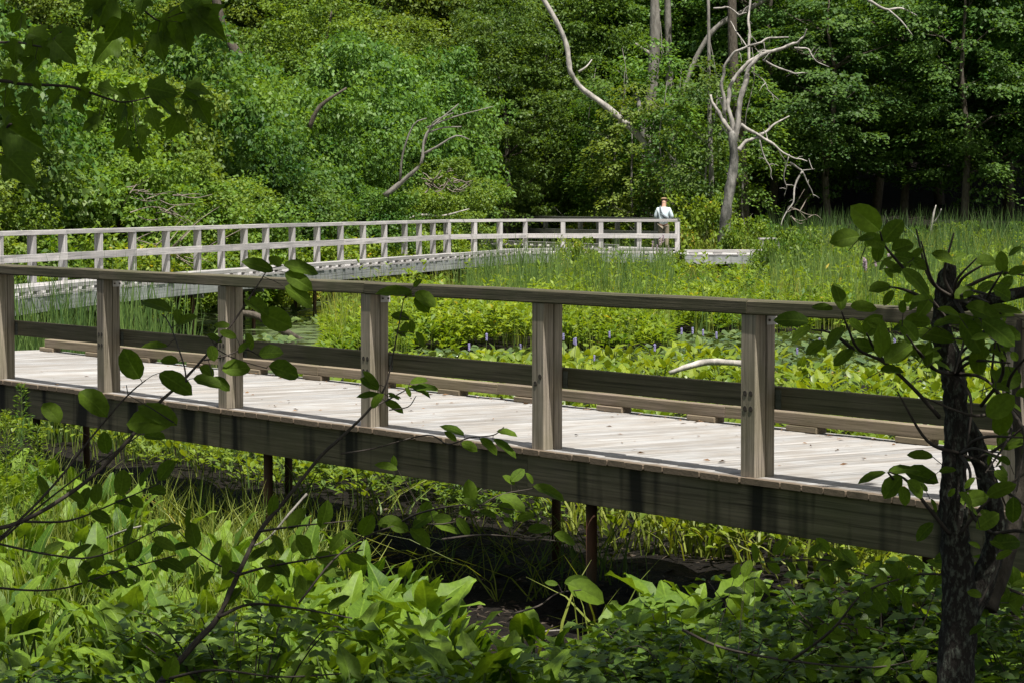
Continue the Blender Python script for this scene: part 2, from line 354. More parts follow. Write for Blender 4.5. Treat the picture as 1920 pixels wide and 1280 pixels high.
# ---------------------------------------------------------------- far boardwalks
def walk_poly(name, pts, side, width, spacing, label, rail=True, dark=False, rail_side=True, kerb=True, xs=None, end_trim=0):
    """pts: railing line on the deck, left to right; side = +1 when the deck lies on the camera side"""
    root = empty(name, pts[0], 0, label, 'boardwalk'); base = pts[0]
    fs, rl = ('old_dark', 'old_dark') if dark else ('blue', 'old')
    stuff = MB()
    def bd(nm, a, b, w0, w1, z0, z1, mat, nrm, bev=.005):
        d = (b-a); L = d.length; m = MB(); m.bbox(-L/2, L/2, w0, w1, z0, z1, bev, 2, .004)
        o = link(nm, m.mesh(nm, M[mat]), root); t = d.normalized()
        y = Vector((nrm.x, nrm.y, 0)); z = Vector((0, 0, 1))
        mid = (a+b)/2 - base
        o.matrix_local = Matrix(((t.x, y.x, z.x, mid.x), (t.y, y.y, z.y, mid.y), (t.z, y.z, z.z, mid.z), (0, 0, 0, 1)))
    segs = list(zip(pts[:-1], pts[1:])); nr = []
    for a, b in segs:
        t = (b-a).normalized(); n = Vector((t.y, -t.x, 0))*side; nr.append(n)     # towards the deck
    off = []
    for i, p in enumerate(pts):
        n = nr[0] if i == 0 else nr[-1] if i == len(pts)-1 else (nr[i-1]+nr[i]).normalized()
        if 0 < i < len(pts)-1: n = n/max(.5, n.dot(nr[i]))
        off.append(n)
    for i, (a, b) in enumerate(segs):
        n = nr[i]; t = (b-a).normalized(); A2 = a+off[i]*width; B2 = b+off[i+1]*width; L = (b-a).length
        # planks: each is only a few pixels wide from here, joined as one part
        c = max(1, int(max(L, (B2-A2).length)/.192))
        for k in range(c):
            f0, f1 = k/c+.0015, (k+1)/c-.004/L
            qd = [a.lerp(b, f0), a.lerp(b, f1), A2.lerp(B2, f1), A2.lerp(B2, f0)]; z = R.uniform(-.003, .003); e = R.uniform(-.01, .02)
            v = [p-base+Vector((0, 0, z)) for p in qd]; v[2] += off[i]*e; v[3] += off[i]*e; v[0] -= off[i]*.06; v[1] -= off[i]*.06
            lo = [p-Vector((0, 0, .04)) for p in v]
            stuff.add(v+lo, [(0, 3, 2, 1), (4, 5, 6, 7), (0, 1, 5, 4), (1, 2, 6, 5), (2, 3, 7, 6), (3, 0, 4, 7)])
        # fascias
        an, bn = (A2-n*.03), (B2-n*.03)
        bd('fascia_board', an, bn, -.0, .028, -.33, -.043, fs, n)
        bd('fascia_board', a, b, -.03, .0, -.33, -.043, fs, n)
        if kerb:
            x = .15
            ln = (bn-an).length
            while x < ln-.3:
                p0 = an.lerp(bn, x/ln); p1 = an.lerp(bn, (x+.3)/ln)
                bd('kerb_block', p0, p1, -.11, -.02, .002, .06, 'old', n, .002); x += .8
            c = max(1, round(ln/3)); 
            for k in range(c): bd('kerb_board', an.lerp(bn, k/c+.001), an.lerp(bn, (k+1)/c-.001), -.115, -.015, .062, .15, 'old', n)
        if rail:
            c = max(1, round(L/3.8))
            for k in range(c):
                p0, p1 = a.lerp(b, k/c), a.lerp(b, (k+1)/c)
                bd('top_rail', p0, p1, -.10, .06, RT-.095, RT, rl, n)
                bd('mid_rail', p0, p1, .055, .095, .44, .60, rl, n)
            c = max(1, round(L/spacing))
            for k in range(c + (1 if i == len(segs)-1 else 0)):
                p = a.lerp(b, k/c)-base
                m = MB(); m.bbox(0, RT-.097, -.1, .052, -.075, .075, .005, 1, 0)
                o = link('post', m.mesh('post', M[rl]), root)
                o.matrix_local = Matrix(((0, n.x, t.x, p.x), (0, n.y, t.y, p.y), (1, 0, 0, p.z), (0, 0, 0, 1)))
        c = max(1, round(L/3.6))
        for k in range(c):
            for p in (a.lerp(b, (k+.5)/c)+n*.25, A2.lerp(B2, (k+.5)/c)-n*.25):
                b_ = MB(); pp = p-base; b_.tube([(pp.x, pp.y, -DZ-.6), (pp.x, pp.y, -.04)], .045, 6); b_.build('support_pipe', M['pipe'], root, True)
            b_ = MB(); p0 = a.lerp(b, (k+.5)/c)-base; p1 = A2.lerp(B2, (k+.5)/c)-base
            b_.tube([p0+Vector((0, 0, -.38)), p1+Vector((0, 0, -.38))], .05, 4); b_.build('cross_beam', M['old_dark'], root)
    o = stuff.build('deck_planks', M['old'], root); o['kind'] = 'stuff'
    return root
def RP(x, y): d = (1.7-RT)*F/(y-HOR); return Vector(((x-960)*d/F, d, DZ))
# railing line from the measured rail-top heights
ptsA = [RP(-260, 443), RP(-120, 438), RP(0, 434), RP(120, 430.6), RP(250, 427), RP(372, 423.8), RP(500, 420.5), RP(640, 417), RP(760, 414), RP(838, 412.0)]
walk_poly('boardwalk', ptsA, 1, 2.4, 1.9, 'silver grey boardwalk curving away behind the near one, with a many posted railing')
cA = ptsA[-1]
ptsB = [cA + Vector((.05, .0, 0)), Vector((.45, 90.3, DZ)), Vector((5.55, 89.6, DZ))]
walk_poly('boardwalk', ptsB, 1, 2.2, 1.22, 'grey railed boardwalk section right of the bend, in front of the standing person')
ptsC = [Vector((-2.6, 116.0, DZ)), Vector((5.9, 95.5, DZ))]
walk_poly('boardwalk', ptsC, 1, 2.4, 1.75, 'dark railed boardwalk leg doubling back behind the grey one', dark=True)  # dark: shadow side of rails and fascias put into the wood colour
ptsD = [Vector((5.5, 90.2, DZ-.05)), Vector((8.45, 90.4, DZ-.05))]
walk_poly('boardwalk', ptsD, 1, 2.6, 2, 'low grey boardwalk end without a railing, right of the person', rail=False)
b = MB(); b.bbox(-.35, .35, -.2, .2, .42, .47, .006); bc = empty('bench', (8.55, 88.6, DZ), .1, 'small grey bench at the far end of the low boardwalk', 'bench')
link('seat', b.mesh('seat', M['old']), bc)
for s in (-.26, .26): b = MB(); b.box((s, 0, .21), (.08, .3, .42)); b.build('leg', M['old'], bc)

# ---------------------------------------------------------------- leaf builders
TQ = (np.array([(0, 0, 0), (.5, .45, .07), (0, 1, -.08), (-.5, .45, .07)]), np.array([(0, 1, 2, 3)]))
TL = (np.array([(0, 0, 0), (.4, .25, .05), (.5, .55, .06), (0, .5, -.02), (0, 1, -.12), (-.5, .55, .06), (-.4, .25, .05)]),
      np.array([(0, 1, 3), (1, 2, 3), (3, 2, 4), (3, 4, 5), (0, 3, 6), (6, 3, 5)]))
def blades(base, tip, nrm, L, W, tmpl=TQ):
    tv, tf = tmpl; tip = unit(tip); side = unit(np.cross(tip, nrm)); n = np.cross(side, tip)
    V = (base[:, None] + tv[None, :, 1, None]*(L[:, None]*tip)[:, None] + tv[None, :, 0, None]*(W[:, None]*side)[:, None]
         + tv[None, :, 2, None]*(L[:, None]*n)[:, None])
    k = len(tv); Fc = tf[None] + (np.arange(len(base))*k)[:, None, None]
    return V.reshape(-1, 3), Fc.reshape(-1, tf.shape[1])
def leaf_cloud(name, base, tip, nrm, L, W, mat, tint, tmpl=TQ):
    V, Fc = blades(base, tip, nrm, L, W, tmpl); return np_mesh(name, V, Fc, mat, np.repeat(tint, len(tmpl[0])))
def grass_cloud(name, base, H, lean, wd, mat, tint, seg=3):
    """tapered bent blades; base (N,3), lean (N,2) horizontal displacement at tip"""
    N = len(base); ang = NR.uniform(0, math.pi, N); sd = np.stack([np.cos(ang), np.sin(ang)*.5, np.zeros(N)], 1)*wd[:, None]/2
    V = []
    for i in range(seg+1):
        t = i/seg; c = base + np.stack([lean[:, 0]*t**1.8, lean[:, 1]*t**1.8, H*(t - .25*t**3*np.minimum(1, np.hypot(lean[:, 0], lean[:, 1])/H))], 1)
        wv = sd*(1-t**2.2*.93)
        V += [c-wv, c+wv]
    V = np.stack(V, 1); k = 2*(seg+1); f = np.array([(2*i, 2*i+1, 2*i+3, 2*i+2) for i in range(seg)])
    Fc = (f[None] + (np.arange(N)*k)[:, None, None]).reshape(-1, 4)
    return np_mesh(name, V.reshape(-1, 3), Fc, mat, np.repeat(tint, k))
def half_leaf(outline, ribs, fold=.12, droop=.15, wave=.0, name='leaf', mat=None, tint=.5, cols=2):
    """outline: right half from base to tip; ribs: midrib y for each outline point. returns mesh, x across, y along, z normal"""
    V = []; UV = []; n = len(outline); w = cols+1
    for s in (1, -1):
        for (ox, oy), ry in zip(outline, ribs):
            for c in range(cols+1):
                f = c/cols; x = ox*f*s; y = ry+(oy-ry)*f
                z = fold*abs(x) - droop*y*y + wave*math.sin(oy*17+s)*f*f
                V.append((x, y, z)); UV.append((x, y))
    Fc = []
    for s in range(2):
        for i in range(n-1):
            for c in range(cols):
                a = s*n*w + i*w + c; q = (a, a+1, a+w+1, a+w); Fc.append(q if s == 0 else q[::-1])
    return np_mesh(name, V, Fc, mat, [tint]*len(V), True, UV)

# materials of the plants
LM = {}; W1D = 2.58
LM['tree'] = leafmat('tree leaves', (.035, .09, .018), (.145, .225, .038), .45, .5, .3, dead=0, objcol=True)
LM['tree_b'] = leafmat('shrub leaves', (.045, .11, .022), (.17, .25, .045), .45, .5, .3, objcol=True)
LM['herb'] = leafmat('marsh herb leaves', (.05, .13, .014), (.245, .335, .036), .45, .5, .3, dead=1)
LM['sedge'] = leafmat('sedge blades', (.08, .145, .02), (.30, .34, .06), .42, .5, .3, dead=1)
LM['cattail'] = leafmat('cattail blades', (.045, .10, .025), (.125, .20, .045), .3, .5, .3)
LM['pickerel'] = leafmat('pickerelweed leaves', (.10, .17, .012), (.25, .32, .025), .44, .5, .3, veins=True)
LM['arum'] = leafmat('arrow arum leaves', (.05, .115, .010), (.15, .24, .022), .40, .5, .25, veins=True)
LM['pad'] = leafmat('lily pads', (.06, .10, .03), (.13, .18, .05), .15, .22, .6)
LM['pad_old'] = leafmat('old lily pads', (.14, .09, .03), (.26, .20, .05), .15, .4, .5)
LM['maple'] = leafmat('maple leaves', (.075, .14, .012), (.125, .21, .02), .55, .5, .3, veins=True)
LM['fore'] = leafmat('sapling leaves', (.075, .14, .012), (.13, .21, .018), .58, .6, .15, veins=True)
LM['bank'] = leafmat('bank shrub leaves', (.06, .125, .015), (.13, .21, .03), .42, .45, .4)

# ---------------------------------------------------------------- trees and shrubs of the far bank
def rnd(n, lo=0., hi=1.): return NR.uniform(lo, hi, n)
def rdir(n, up=0.): v = NR.normal(0, 1, (n, 3)); v[:, 2] += up; return unit(v)
def crown_lumps(name, mat, centre, rad, nl, per, leaf=.16, lump=(.45, .95), flat=.75, shell=.55, seed=1):
    """rounded leafy mass: many leaf clumps near the envelope's surface"""
    c = np.array(centre); r = np.array(rad)
    d = rdir(nl, .15); rr = rnd(nl, shell, 1.)**.7; lc = c + d*r*rr[:, None]*(1 + .18*np.sin(d[:, :1]*5+seed)*np.cos(d[:, 2:]*6+seed))
    lr = rnd(nl, *lump); lt = np.clip(NR.normal(.5, .17, nl), .05, .95)
    N = nl*per; i = np.repeat(np.arange(nl), per)
    e = rdir(N, .35); q = e*lr[i][:, None]*np.array([1, 1, flat])*(rnd(N, .35, 1.)**.5)[:, None]
    base = lc[i] + q
    nrm = unit(e*.7 + rdir(N)*.75 + np.array([0, 0, .75])); tip = unit(e*np.array([1, 1, .2]) + rdir(N)*.9 - np.array([0, 0, .35]))
    L = leaf*rnd(N, .65, 1.35)
    return leaf_cloud(name, base, tip, nrm, L, L*rnd(N, .5, .75), mat, np.clip(lt[i]*.75 + NR.normal(.12, .14, N), 0, 1))
def crown_sprays(name, mat, centre, rad, ns, per, leaf=.17, spray=(.7, 1.3), droop=.25, shell=.35):
    """layered crown: flat, slightly drooping sprays reaching outwards"""
    c = np.array(centre); r = np.array(rad); d = rdir(ns); sc = c + d*r*(rnd(ns, shell, 1.)**.6)[:, None]
    out = unit(d*np.array([1, 1, 0])+1e-6); sr = rnd(ns, *spray); lt = np.clip(NR.normal(.5, .16, ns), .05, .95)
    N = ns*per; i = np.repeat(np.arange(ns), per); th = rnd(N, 0, 2*math.pi); rr = np.sqrt(rnd(N)); lay = np.where(rnd(N) < .35, -rnd(N, .1, .35), 0)
    a = out[i]; b = np.stack([-a[:, 1], a[:, 0], a[:, 2]], 1)
    u = rr*np.cos(th); v = rr*np.sin(th)*.7
    base = sc[i] + (a*u[:, None] + b*v[:, None])*sr[i][:, None]; base[:, 2] += sr[i]*(-droop*(u+.3)**2 - .15*v*v) + NR.normal(0, .05, N) + lay
    tip = unit(a*(u[:, None]+.5) + b*v[:, None] + rdir(N)*.6 - np.array([0, 0, .35])); nrm = unit(rdir(N)*.42 + np.array([0, 0, 1.]) + a*.25)
    L = leaf*rnd(N, .7, 1.3)
    return leaf_cloud(name, base, tip, nrm, L, L*rnd(N, .6, .85), mat, np.clip(lt[i]*.75 + NR.normal(.12, .12, N), 0, 1))
def limbs(name, mat, h, r0, n, reach, zlo, crook=.25, sides=7):
    m = MB(); p = [Vector((0, 0, -.5))]; x = y = 0
    for i in range(1, 8): x += R.uniform(-crook, crook)*.5; y += R.uniform(-crook, crook)*.5; p.append(Vector((x, y, h*i/7)))
    m.tube(smoothpts(p, 2), [r0*(1-.8*i/14)**1.1 for i in range(15)], sides, .05)
    for k in range(n):
        t = R.uniform(zlo, .95); a = p[int(t*6)+1 if t*6 < 6 else 6]; th = R.uniform(0, 6.28); L = reach*R.uniform(.5, 1)*(1.15-t*.6)
        q = [a + Vector((math.cos(th)*L*s + R.uniform(-.1, .1), math.sin(th)*L*s + R.uniform(-.1, .1), L*s*R.uniform(.35, .7))) for s in (0, .3, .6, 1)]
        m.tube(q, [r0*.35*(1-t*.6), r0*.26*(1-t*.6), r0*.15, r0*.05], 5, .05)
    return m.mesh(name, M[mat], True)
KIN = {}
def kind(key, name, label, cat, group, crown, trunk):
    KIN[key] = (name, label, cat, group, crown, trunk, [])
kind('shrub', 'shrub', 'rounded bright green willow shrub in the sunlit thicket behind the boardwalk', 'shrub', 'shrubs of the sunlit thicket',
     [crown_lumps('crown', LM['tree_b'], (0, 0, 1.9), (1.95, 1.95, 1.9), 95, 250, .105, (.25, .75), .6, .35, seed=1), crown_lumps('crown', LM['tree_b'], (.2, 0, 2.3), (1.7, 2.1, 2.3), 100, 250, .10, (.25, .7), .5, .35, seed=4)],
     [limbs('trunk', 'dark_bark', 2.6, .06, 9, 1.6, .1, .5)])
kind('broad', 'broadleaf_tree', 'dense mid green broadleaf tree rising out of the top of the picture behind the thicket', 'tree', 'broadleaf trees behind the thicket',
     [crown_lumps('crown', LM['tree'], (0, 0, 7.2), (3.4, 3.4, 6.3), 250, 170, .15, (.35, 1.1), .5, .4, seed=2), crown_lumps('crown', LM['tree'], (0, .3, 6.6), (3.1, 3.1, 6.2), 240, 170, .14, (.35, 1.0), .45, .4, seed=9)],
     [limbs('trunk', 'dark_bark', 11, .2, 14, 3.2, .15, .5)])
kind('maple', 'maple_tree', 'dark green maple with layered drooping sprays at the shaded forest edge', 'tree', 'dark maples at the forest edge',
     [crown_sprays('crown', LM['tree'], (0, 0, 7.2), (4., 4., 5.2), 170, 150, .17, (.6, 1.3)), crown_sprays('crown', LM['tree'], (.4, 0, 7.6), (4.2, 3.6, 5.8), 170, 150, .16, (.6, 1.25))],
     [limbs('trunk', 'dark_bark', 11, .19, 16, 3.8, .25, .5)])
kind('bush', 'bush', 'low yellow green bush growing along the back of the far boardwalk', 'bush', 'low bushes behind the far boardwalk',
     [crown_lumps('crown', LM['herb'], (0, 0, .75), (1.1, 1.1, .95), 34, 150, .11, (.2, .45), seed=3)], [limbs('trunk', 'twig', 1.3, .025, 7, .9, .1, .3)])
kind('sapling', 'sapling_tree', 'thin light green sapling with an open crown beside the pale dead tree', 'tree', 'open saplings beside the dead tree',
     [crown_sprays('crown', LM['tree_b'], (0, 0, 4.8), (1.5, 1.5, 4.), 62, 75, .14, (.35, .8), .5)], [limbs('trunk', 'grey_bark', 8.5, .06, 14, 1.7, .1, .5)])
def plant(key, px, d, s=1., col=(1, 1, 1), z=None, label=None, group=None, sz=None):
    name, lab, cat, grp, cr, tr, used = KIN[key]; X = (px-960)*d/F
    o = empty(name, (X, d, float(gz(X, d)) if z is None else z), R.uniform(0, 6.28), label or lab, cat, group or grp)
    o.scale = (s, s, sz or s*R.uniform(.9, 1.1)); o['px'] = float(px)
    c = link('crown', R.choice(cr), o); c.color = (*[max(0, q*R.uniform(.9, 1.1)) for q in col], 1); c['kind'] = 'stuff'
    link('trunk', R.choice(tr), o); used.append(o); return o
def wd(px):                                   # distance of whatever boardwalk stands in front
    if px < 840: return float(np.interp(px, [-300, 0, 372, 640, 838], [46, 55, 66, 77.5, 89.5]))
    if px < 1290: return float(np.interp(px, [838, 1290], [117, 97]))
    return 92.
def jit(v, a): return v + R.uniform(-a, a)
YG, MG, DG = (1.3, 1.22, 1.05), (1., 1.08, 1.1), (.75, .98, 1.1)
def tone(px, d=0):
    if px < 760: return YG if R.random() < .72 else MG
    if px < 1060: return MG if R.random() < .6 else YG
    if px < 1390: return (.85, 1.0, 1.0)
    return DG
for px in range(-60, 1300, 46): plant('bush', jit(px, 18), wd(px) + R.uniform(3.2, 5.5), R.uniform(.8, 1.3), (1, 1, 1) if px > 700 else (.85, .95, .9))
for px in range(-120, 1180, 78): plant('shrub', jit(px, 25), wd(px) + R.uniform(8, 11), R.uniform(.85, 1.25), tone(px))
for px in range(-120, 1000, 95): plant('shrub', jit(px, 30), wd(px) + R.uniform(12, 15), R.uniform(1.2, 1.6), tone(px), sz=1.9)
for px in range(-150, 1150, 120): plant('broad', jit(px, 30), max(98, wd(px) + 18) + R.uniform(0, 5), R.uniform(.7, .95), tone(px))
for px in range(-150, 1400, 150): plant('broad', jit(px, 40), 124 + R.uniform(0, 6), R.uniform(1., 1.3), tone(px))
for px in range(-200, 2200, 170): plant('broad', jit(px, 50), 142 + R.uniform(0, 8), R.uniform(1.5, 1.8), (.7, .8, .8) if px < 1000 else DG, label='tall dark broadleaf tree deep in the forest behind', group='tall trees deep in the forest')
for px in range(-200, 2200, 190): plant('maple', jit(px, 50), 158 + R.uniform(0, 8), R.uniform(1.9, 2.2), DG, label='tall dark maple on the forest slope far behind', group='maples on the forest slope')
# right hand forest edge: shaded below the crowns
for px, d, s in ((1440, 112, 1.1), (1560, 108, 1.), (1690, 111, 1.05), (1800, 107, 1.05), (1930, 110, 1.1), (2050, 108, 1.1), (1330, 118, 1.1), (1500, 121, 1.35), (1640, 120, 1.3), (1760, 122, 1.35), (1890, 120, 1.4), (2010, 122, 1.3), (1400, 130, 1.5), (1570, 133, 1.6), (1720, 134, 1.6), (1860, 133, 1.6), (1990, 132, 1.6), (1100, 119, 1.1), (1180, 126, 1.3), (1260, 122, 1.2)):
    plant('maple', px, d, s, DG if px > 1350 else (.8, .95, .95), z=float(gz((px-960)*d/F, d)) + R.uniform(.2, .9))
for px, d in ((1225, 107), (1275, 108), (1150, 106), (1395, 104), (1250, 103), (1180, 104.), (1318, 100.5), (1120, 108)): plant('sapling', px, d, R.uniform(.9, 1.15), (.95, 1.05, 1.))
for px in range(1300, 1960, 75): plant('bush', jit(px, 25), 103 + R.uniform(0, 3), R.uniform(.7, 1.1), (.75, .85, .8), label='low green bush between the marsh and the dark forest', group='low bushes at the forest foot')
for px, d, s in ((1010, 112, .95), (1090, 114, 1.), (1160, 116, 1.05), (1290, 119, 1.1), (1420, 117, 1.), (950, 108, .9)):
    plant('broad', px, d, s, (.85, 1., 1.), label=None)
# big trunks
def trunk(name, pts, d, r, label, mat='grey_bark', cat='tree', extra=()):
    o = empty(name, P(*pts[0], d), 0, label, cat); b0 = o.location
    m = MB(); q = smoothpts([P(x, y, d + R.uniform(-.15, .15)) - b0 for x, y in pts], 4); n = len(q)
    rr = [np.interp(i/(n-1), np.linspace(0, 1, len(r)), r)*d/F for i in range(n)]
    rr = [v*R.uniform(.9, 1.1) for v in rr]; m.tube(q, rr, 9, .1); m.build('trunk', M[mat], o, True)
    for pp, r0, r1 in extra:
        m = MB(); dd = d + R.uniform(-.5, .5); q = smoothpts([P(x, y, d + (dd-d)*i/len(pp)) - b0 for i, (x, y) in enumerate(pp)], 3); n = len(q)
        m.tube(q, [(r0+(r1-r0)*i/(n-1))*d/F for i in range(n)], 6, .08); m.build('branch', M[mat], o, True)
    return o
trunk('tree', [(1212, 420), (1215, 300), (1222, 180), (1228, 60), (1225, -60)], 110, (15, 13, 11, 9, 7), 'thick straight grey trunk left of the pale dead tree, reaching out of the picture',
      extra=[([(1224, 105), (1195, 85), (1192, 82)], 4, 1.5), ([(1228, 30), (1236, 18)], 5, 4), ([(1210, 98), (1190, 84)], 3, 1)])
trunk('tree', [(1262, 420), (1258, 260), (1254, 120), (1250, -60)], 112, (10, 9, 7, 6), 'second slimmer grey trunk just right of the thick one')
trunk('tree', [(1392, 430), (1390, 340), (1386, 260), (1375, 120), (1372, -40)], 105, (13, 12, 11, 9, 8), 'brown trunk standing right behind the pale dead tree', 'dark_bark')
trunk('tree', [(1330, 410), (1334, 330), (1330, 200), (1328, -40)], 101, (6, 5, 4, 3), 'very thin pale upright trunk with leaves left of the dead tree', 'grey_bark')
trunk('leaning_limb', [(1275, 190), (1305, 110), (1345, 50), (1400, 20), (1470, -20)], 109, (4, 5, 5, 5, 5), 'thick grey limb slanting up behind the top of the dead tree', 'grey_bark', 'tree limb')
trunk('fallen_tree', [(1262, 430), (1235, 330), (1205, 265), (1165, 225), (1130, 195), (1095, 170), (1078, 150), (1068, 130), (1062, 85), (1040, 35), (1000, -30)], 104, (6, 6, 6, 6, 6, 5, 4.5, 5, 5, 4.5, 4.5), 'pale curved dead trunk arching up out of the top of the picture', 'snag', 'dead tree',
      [([(1085, 135), (1100, 125), (1110, 112)], 2.5, 1)])
trunk('tree_stump', [(1212, 425), (1208, 330), (1205, 270), (1202, 215), (1193, 175)], 106, (10, 9, 7, 6, 3), 'short broken grey stub in front of the thick trunk', 'snag_low', 'tree stump')
trunk('tree', [(450, 110), (420, 60), (405, 0), (400, -40)], 96, (10, 9, 8, 7), 'dark trunk in the gap at the upper left of the thicket', 'dark_bark')
trunk('fallen_tree', [(580, 240), (600, 200), (650, 165)], 84, (5, 4, 2), 'dark leaning trunk end poking out of the thicket', 'dark_bark', 'dead tree')
# the bleached snag
trunk('dead_tree', [(1358, 470), (1360, 420), (1366, 370), (1376, 310), (1374, 260), (1372, 250)], 94.5, (15, 11, 9.5, 9, 8, 6.5), 'tall bleached dead tree with bare crooked branches', 'snag_low', 'dead tree')
sn = [o for o in C.objects if o.name.startswith('dead_tree')][-1]
def sb(pp, r0, r1, mat='snag', d=94.5):
    r0 *= .72; r1 *= .7; ps = []
    for (xa, ya), (xb, yb) in zip(pp[:-1], pp[1:]):          # crooks between the bends
        for f in (0, .5): w_ = 0 if f == 0 else math.hypot(xb-xa, yb-ya)*.07; ps.append((xa+(xb-xa)*f + R.uniform(-w_, w_), ya+(yb-ya)*f + R.uniform(-w_, w_)))
    ps.append(pp[-1]); dz = R.uniform(-.9, .9)
    m = MB(); q = smoothpts([P(x + R.uniform(-.9, .9), y, d + dz*i/len(ps)) - sn.location for i, (x, y) in enumerate(ps)], 3); n = len(q)
    m.tube(q, [(r0+(r1-r0)*i/(n-1))*d/F*R.uniform(.86, 1.14) for i in range(n)], 7, .16); m.build('branch', M[mat], sn, True)
    for k in range(max(1, int(n/9))):                         # thin side twigs
        a = q[R.randint(n//3, n-2)]; th = R.uniform(0, 6.28); L = R.uniform(8, 26)*d/F; e = Vector((math.cos(th), R.uniform(-.5, .5), math.sin(th)))
        t_ = MB(); t_.tube([a, a + e*L*.5 + Vector((0, 0, L*.08)), a + e*L + Vector((R.uniform(-.2, .2)*L, 0, -L*.1))], [.018, .012, .006], 4, cap=False); t_.build('twig', M[mat], sn)
sb([(1376, 275), (1383, 235), (1391, 175), (1402, 130), (1428, 103), (1470, 90), (1495, 80), (1508, 68), (1512, 55)], 9, 1.5)
sb([(1378, 255), (1352, 220), (1340, 200), (1332, 178)], 7, 3)
sb([(1374, 250), (1365, 200), (1368, 165), (1382, 140), (1402, 118), (1430, 100)], 6, 5)
sb([(1358, 215), (1352, 160), (1358, 125), (1378, 98), (1400, 88), (1430, 80)], 5, 2.5)
sb([(1404, 120), (1406, 60), (1405, 20), (1406, -20)], 4, 2.5)
sb([(1402, 92), (1380, 60), (1370, 40)], 2, 1); sb([(1415, 85), (1440, 72), (1478, 70)], 3, 1.5); sb([(1430, 108), (1440, 96), (1420, 98)], 3, 1)
sb([(1430, 112), (1460, 128), (1490, 138), (1515, 138)], 3, 1.2); sb([(1490, 90), (1515, 92), (1530, 115), (1555, 126)], 2.6, 1)
sb([(1388, 234), (1420, 252), (1450, 270), (1490, 297), (1514, 303)], 5, 1.2); sb([(1385, 283), (1400, 265), (1420, 258), (1440, 262)], 6, 3)
sb([(1424, 254), (1450, 235), (1480, 218)], 4, 1.5); sb([(1425, 262), (1435, 300), (1445, 320), (1448, 338)], 2.5, 1)
sb([(1482, 305), (1505, 322), (1515, 345), (1526, 370)], 3, 1); sb([(1480, 290), (1470, 330), (1475, 350), (1471, 368)], 1.6, .8)
sb([(1505, 322), (1490, 350), (1488, 380), (1470, 405), (1465, 425)], 3, 1); sb([(1460, 280), (1470, 300), (1475, 320)], 1.6, .8)
sb([(1345, 185), (1370, 182), (1382, 181)], 2, 1); sb([(1350, 185), (1365, 250), (1352, 235)], 2.5, 2); sb([(1408, 135), (1430, 150), (1440, 170), (1460, 188)], 1.6, .8)
sb([(1338, 16), (1365, 14), (1385, 28), (1400, 24)], 2.2, 1.4); sb([(1505, 320), (1520, 318), (1528, 317)], 1.4, .7)
sb([(1366, 370), (1368, 340), (1371, 330)], 3, 2); sb([(1352, 415), (1358, 402), (1364, 397)], 4, 3)
trunk('dead_branch', [(1628, 0), (1660, 18), (1690, 16), (1720, 30)], 104, (3, 2.5, 2, 1), 'bare pale branch hanging in front of the dark maples at the top', 'snag', 'dead branch', [([(1665, 18), (1690, 40), (1712, 68)], 2, .8)])
# fallen branches and brush
def brush(cx, cy, w_, h_, d, n, label, mat='dead_twig', r=1.2):
    o = empty('dead_brush', P(cx, cy, d), 0, label, 'dead branches'); m = MB()
    for i in range(n):
        x, y = cx + R.uniform(-w_, w_)*.7, cy + R.uniform(-h_, h_)*.6; a = R.uniform(-.6, .9); L = R.uniform(.3, 1)*w_
        pts = [P(x + L*t*math.cos(a), y - L*t*math.sin(a) + 8*math.sin(t*3+i), d + R.uniform(-.3, .3)) - o.location for t in (0, .33, .66, 1)]
        m.tube(smoothpts(pts, 2), [r*d/F*(1-.11*k) for k in range(7)], 4)
    m.build('twigs', M[mat], o)
trunk('dead_branch', [(722, 368), (760, 335), (790, 305), (800, 250), (860, 195)], 86, (6, 4, 3, 2, 1), 'curved grey dead limb leaning out of the thicket', 'grey_bark', 'dead branch',
      [([(792, 290), (820, 275), (855, 255), (880, 262)], 2.5, 1), ([(800, 250), (830, 240), (865, 238)], 2, 1), ([(750, 340), (755, 290), (775, 235), (800, 222)], 2.5, 1), ([(800, 240), (850, 220), (925, 200)], 2, .8), ([(796, 270), (812, 230), (850, 212)], 1.6, .8)])
brush(280, 378, 75, 42, 64.5, 20, 'tangle of dry dead branches in the thicket behind the left railing')
brush(300, 470, 120, 22, 67, 18, 'thin dry twigs low behind the left posts')
brush(820, 345, 45, 30, 92, 20, 'small tangle of dead branches above the railing bend')
brush(1500, 405, 45, 26, 97, 7, 'bare dead twigs at the foot of the dead tree')
trunk('dead_branch', [(745, 417), (790, 404), (830, 405), (880, 392)], 93, (2.5, 2.5, 2, 1), 'pale fallen branch lying over the far railing', 'snag', 'dead branch')
trunk('dead_branch', [(1255, 699), (1290, 687), (1330, 678), (1395, 681)], 34.5, (4, 6, 7, 6), 'pale bare driftwood branch among the pickerelweed', 'snag', 'dead branch')
trunk('dead_branch', [(1745, 440), (1750, 405), (1755, 385)], 98, (2.5, 2, 1), 'small forked bare stem standing in the reeds on the right', 'snag', 'dead branch', [([(1750, 420), (1760, 405), (1765, 392)], 1.5, .8)])
trunk('log', [(430, 585), (480, 592), (530, 620), (570, 640)], 58, (5, 7, 7, 5), 'dark fallen log lying in the pond under the far boardwalk', 'dark_bark', 'log')

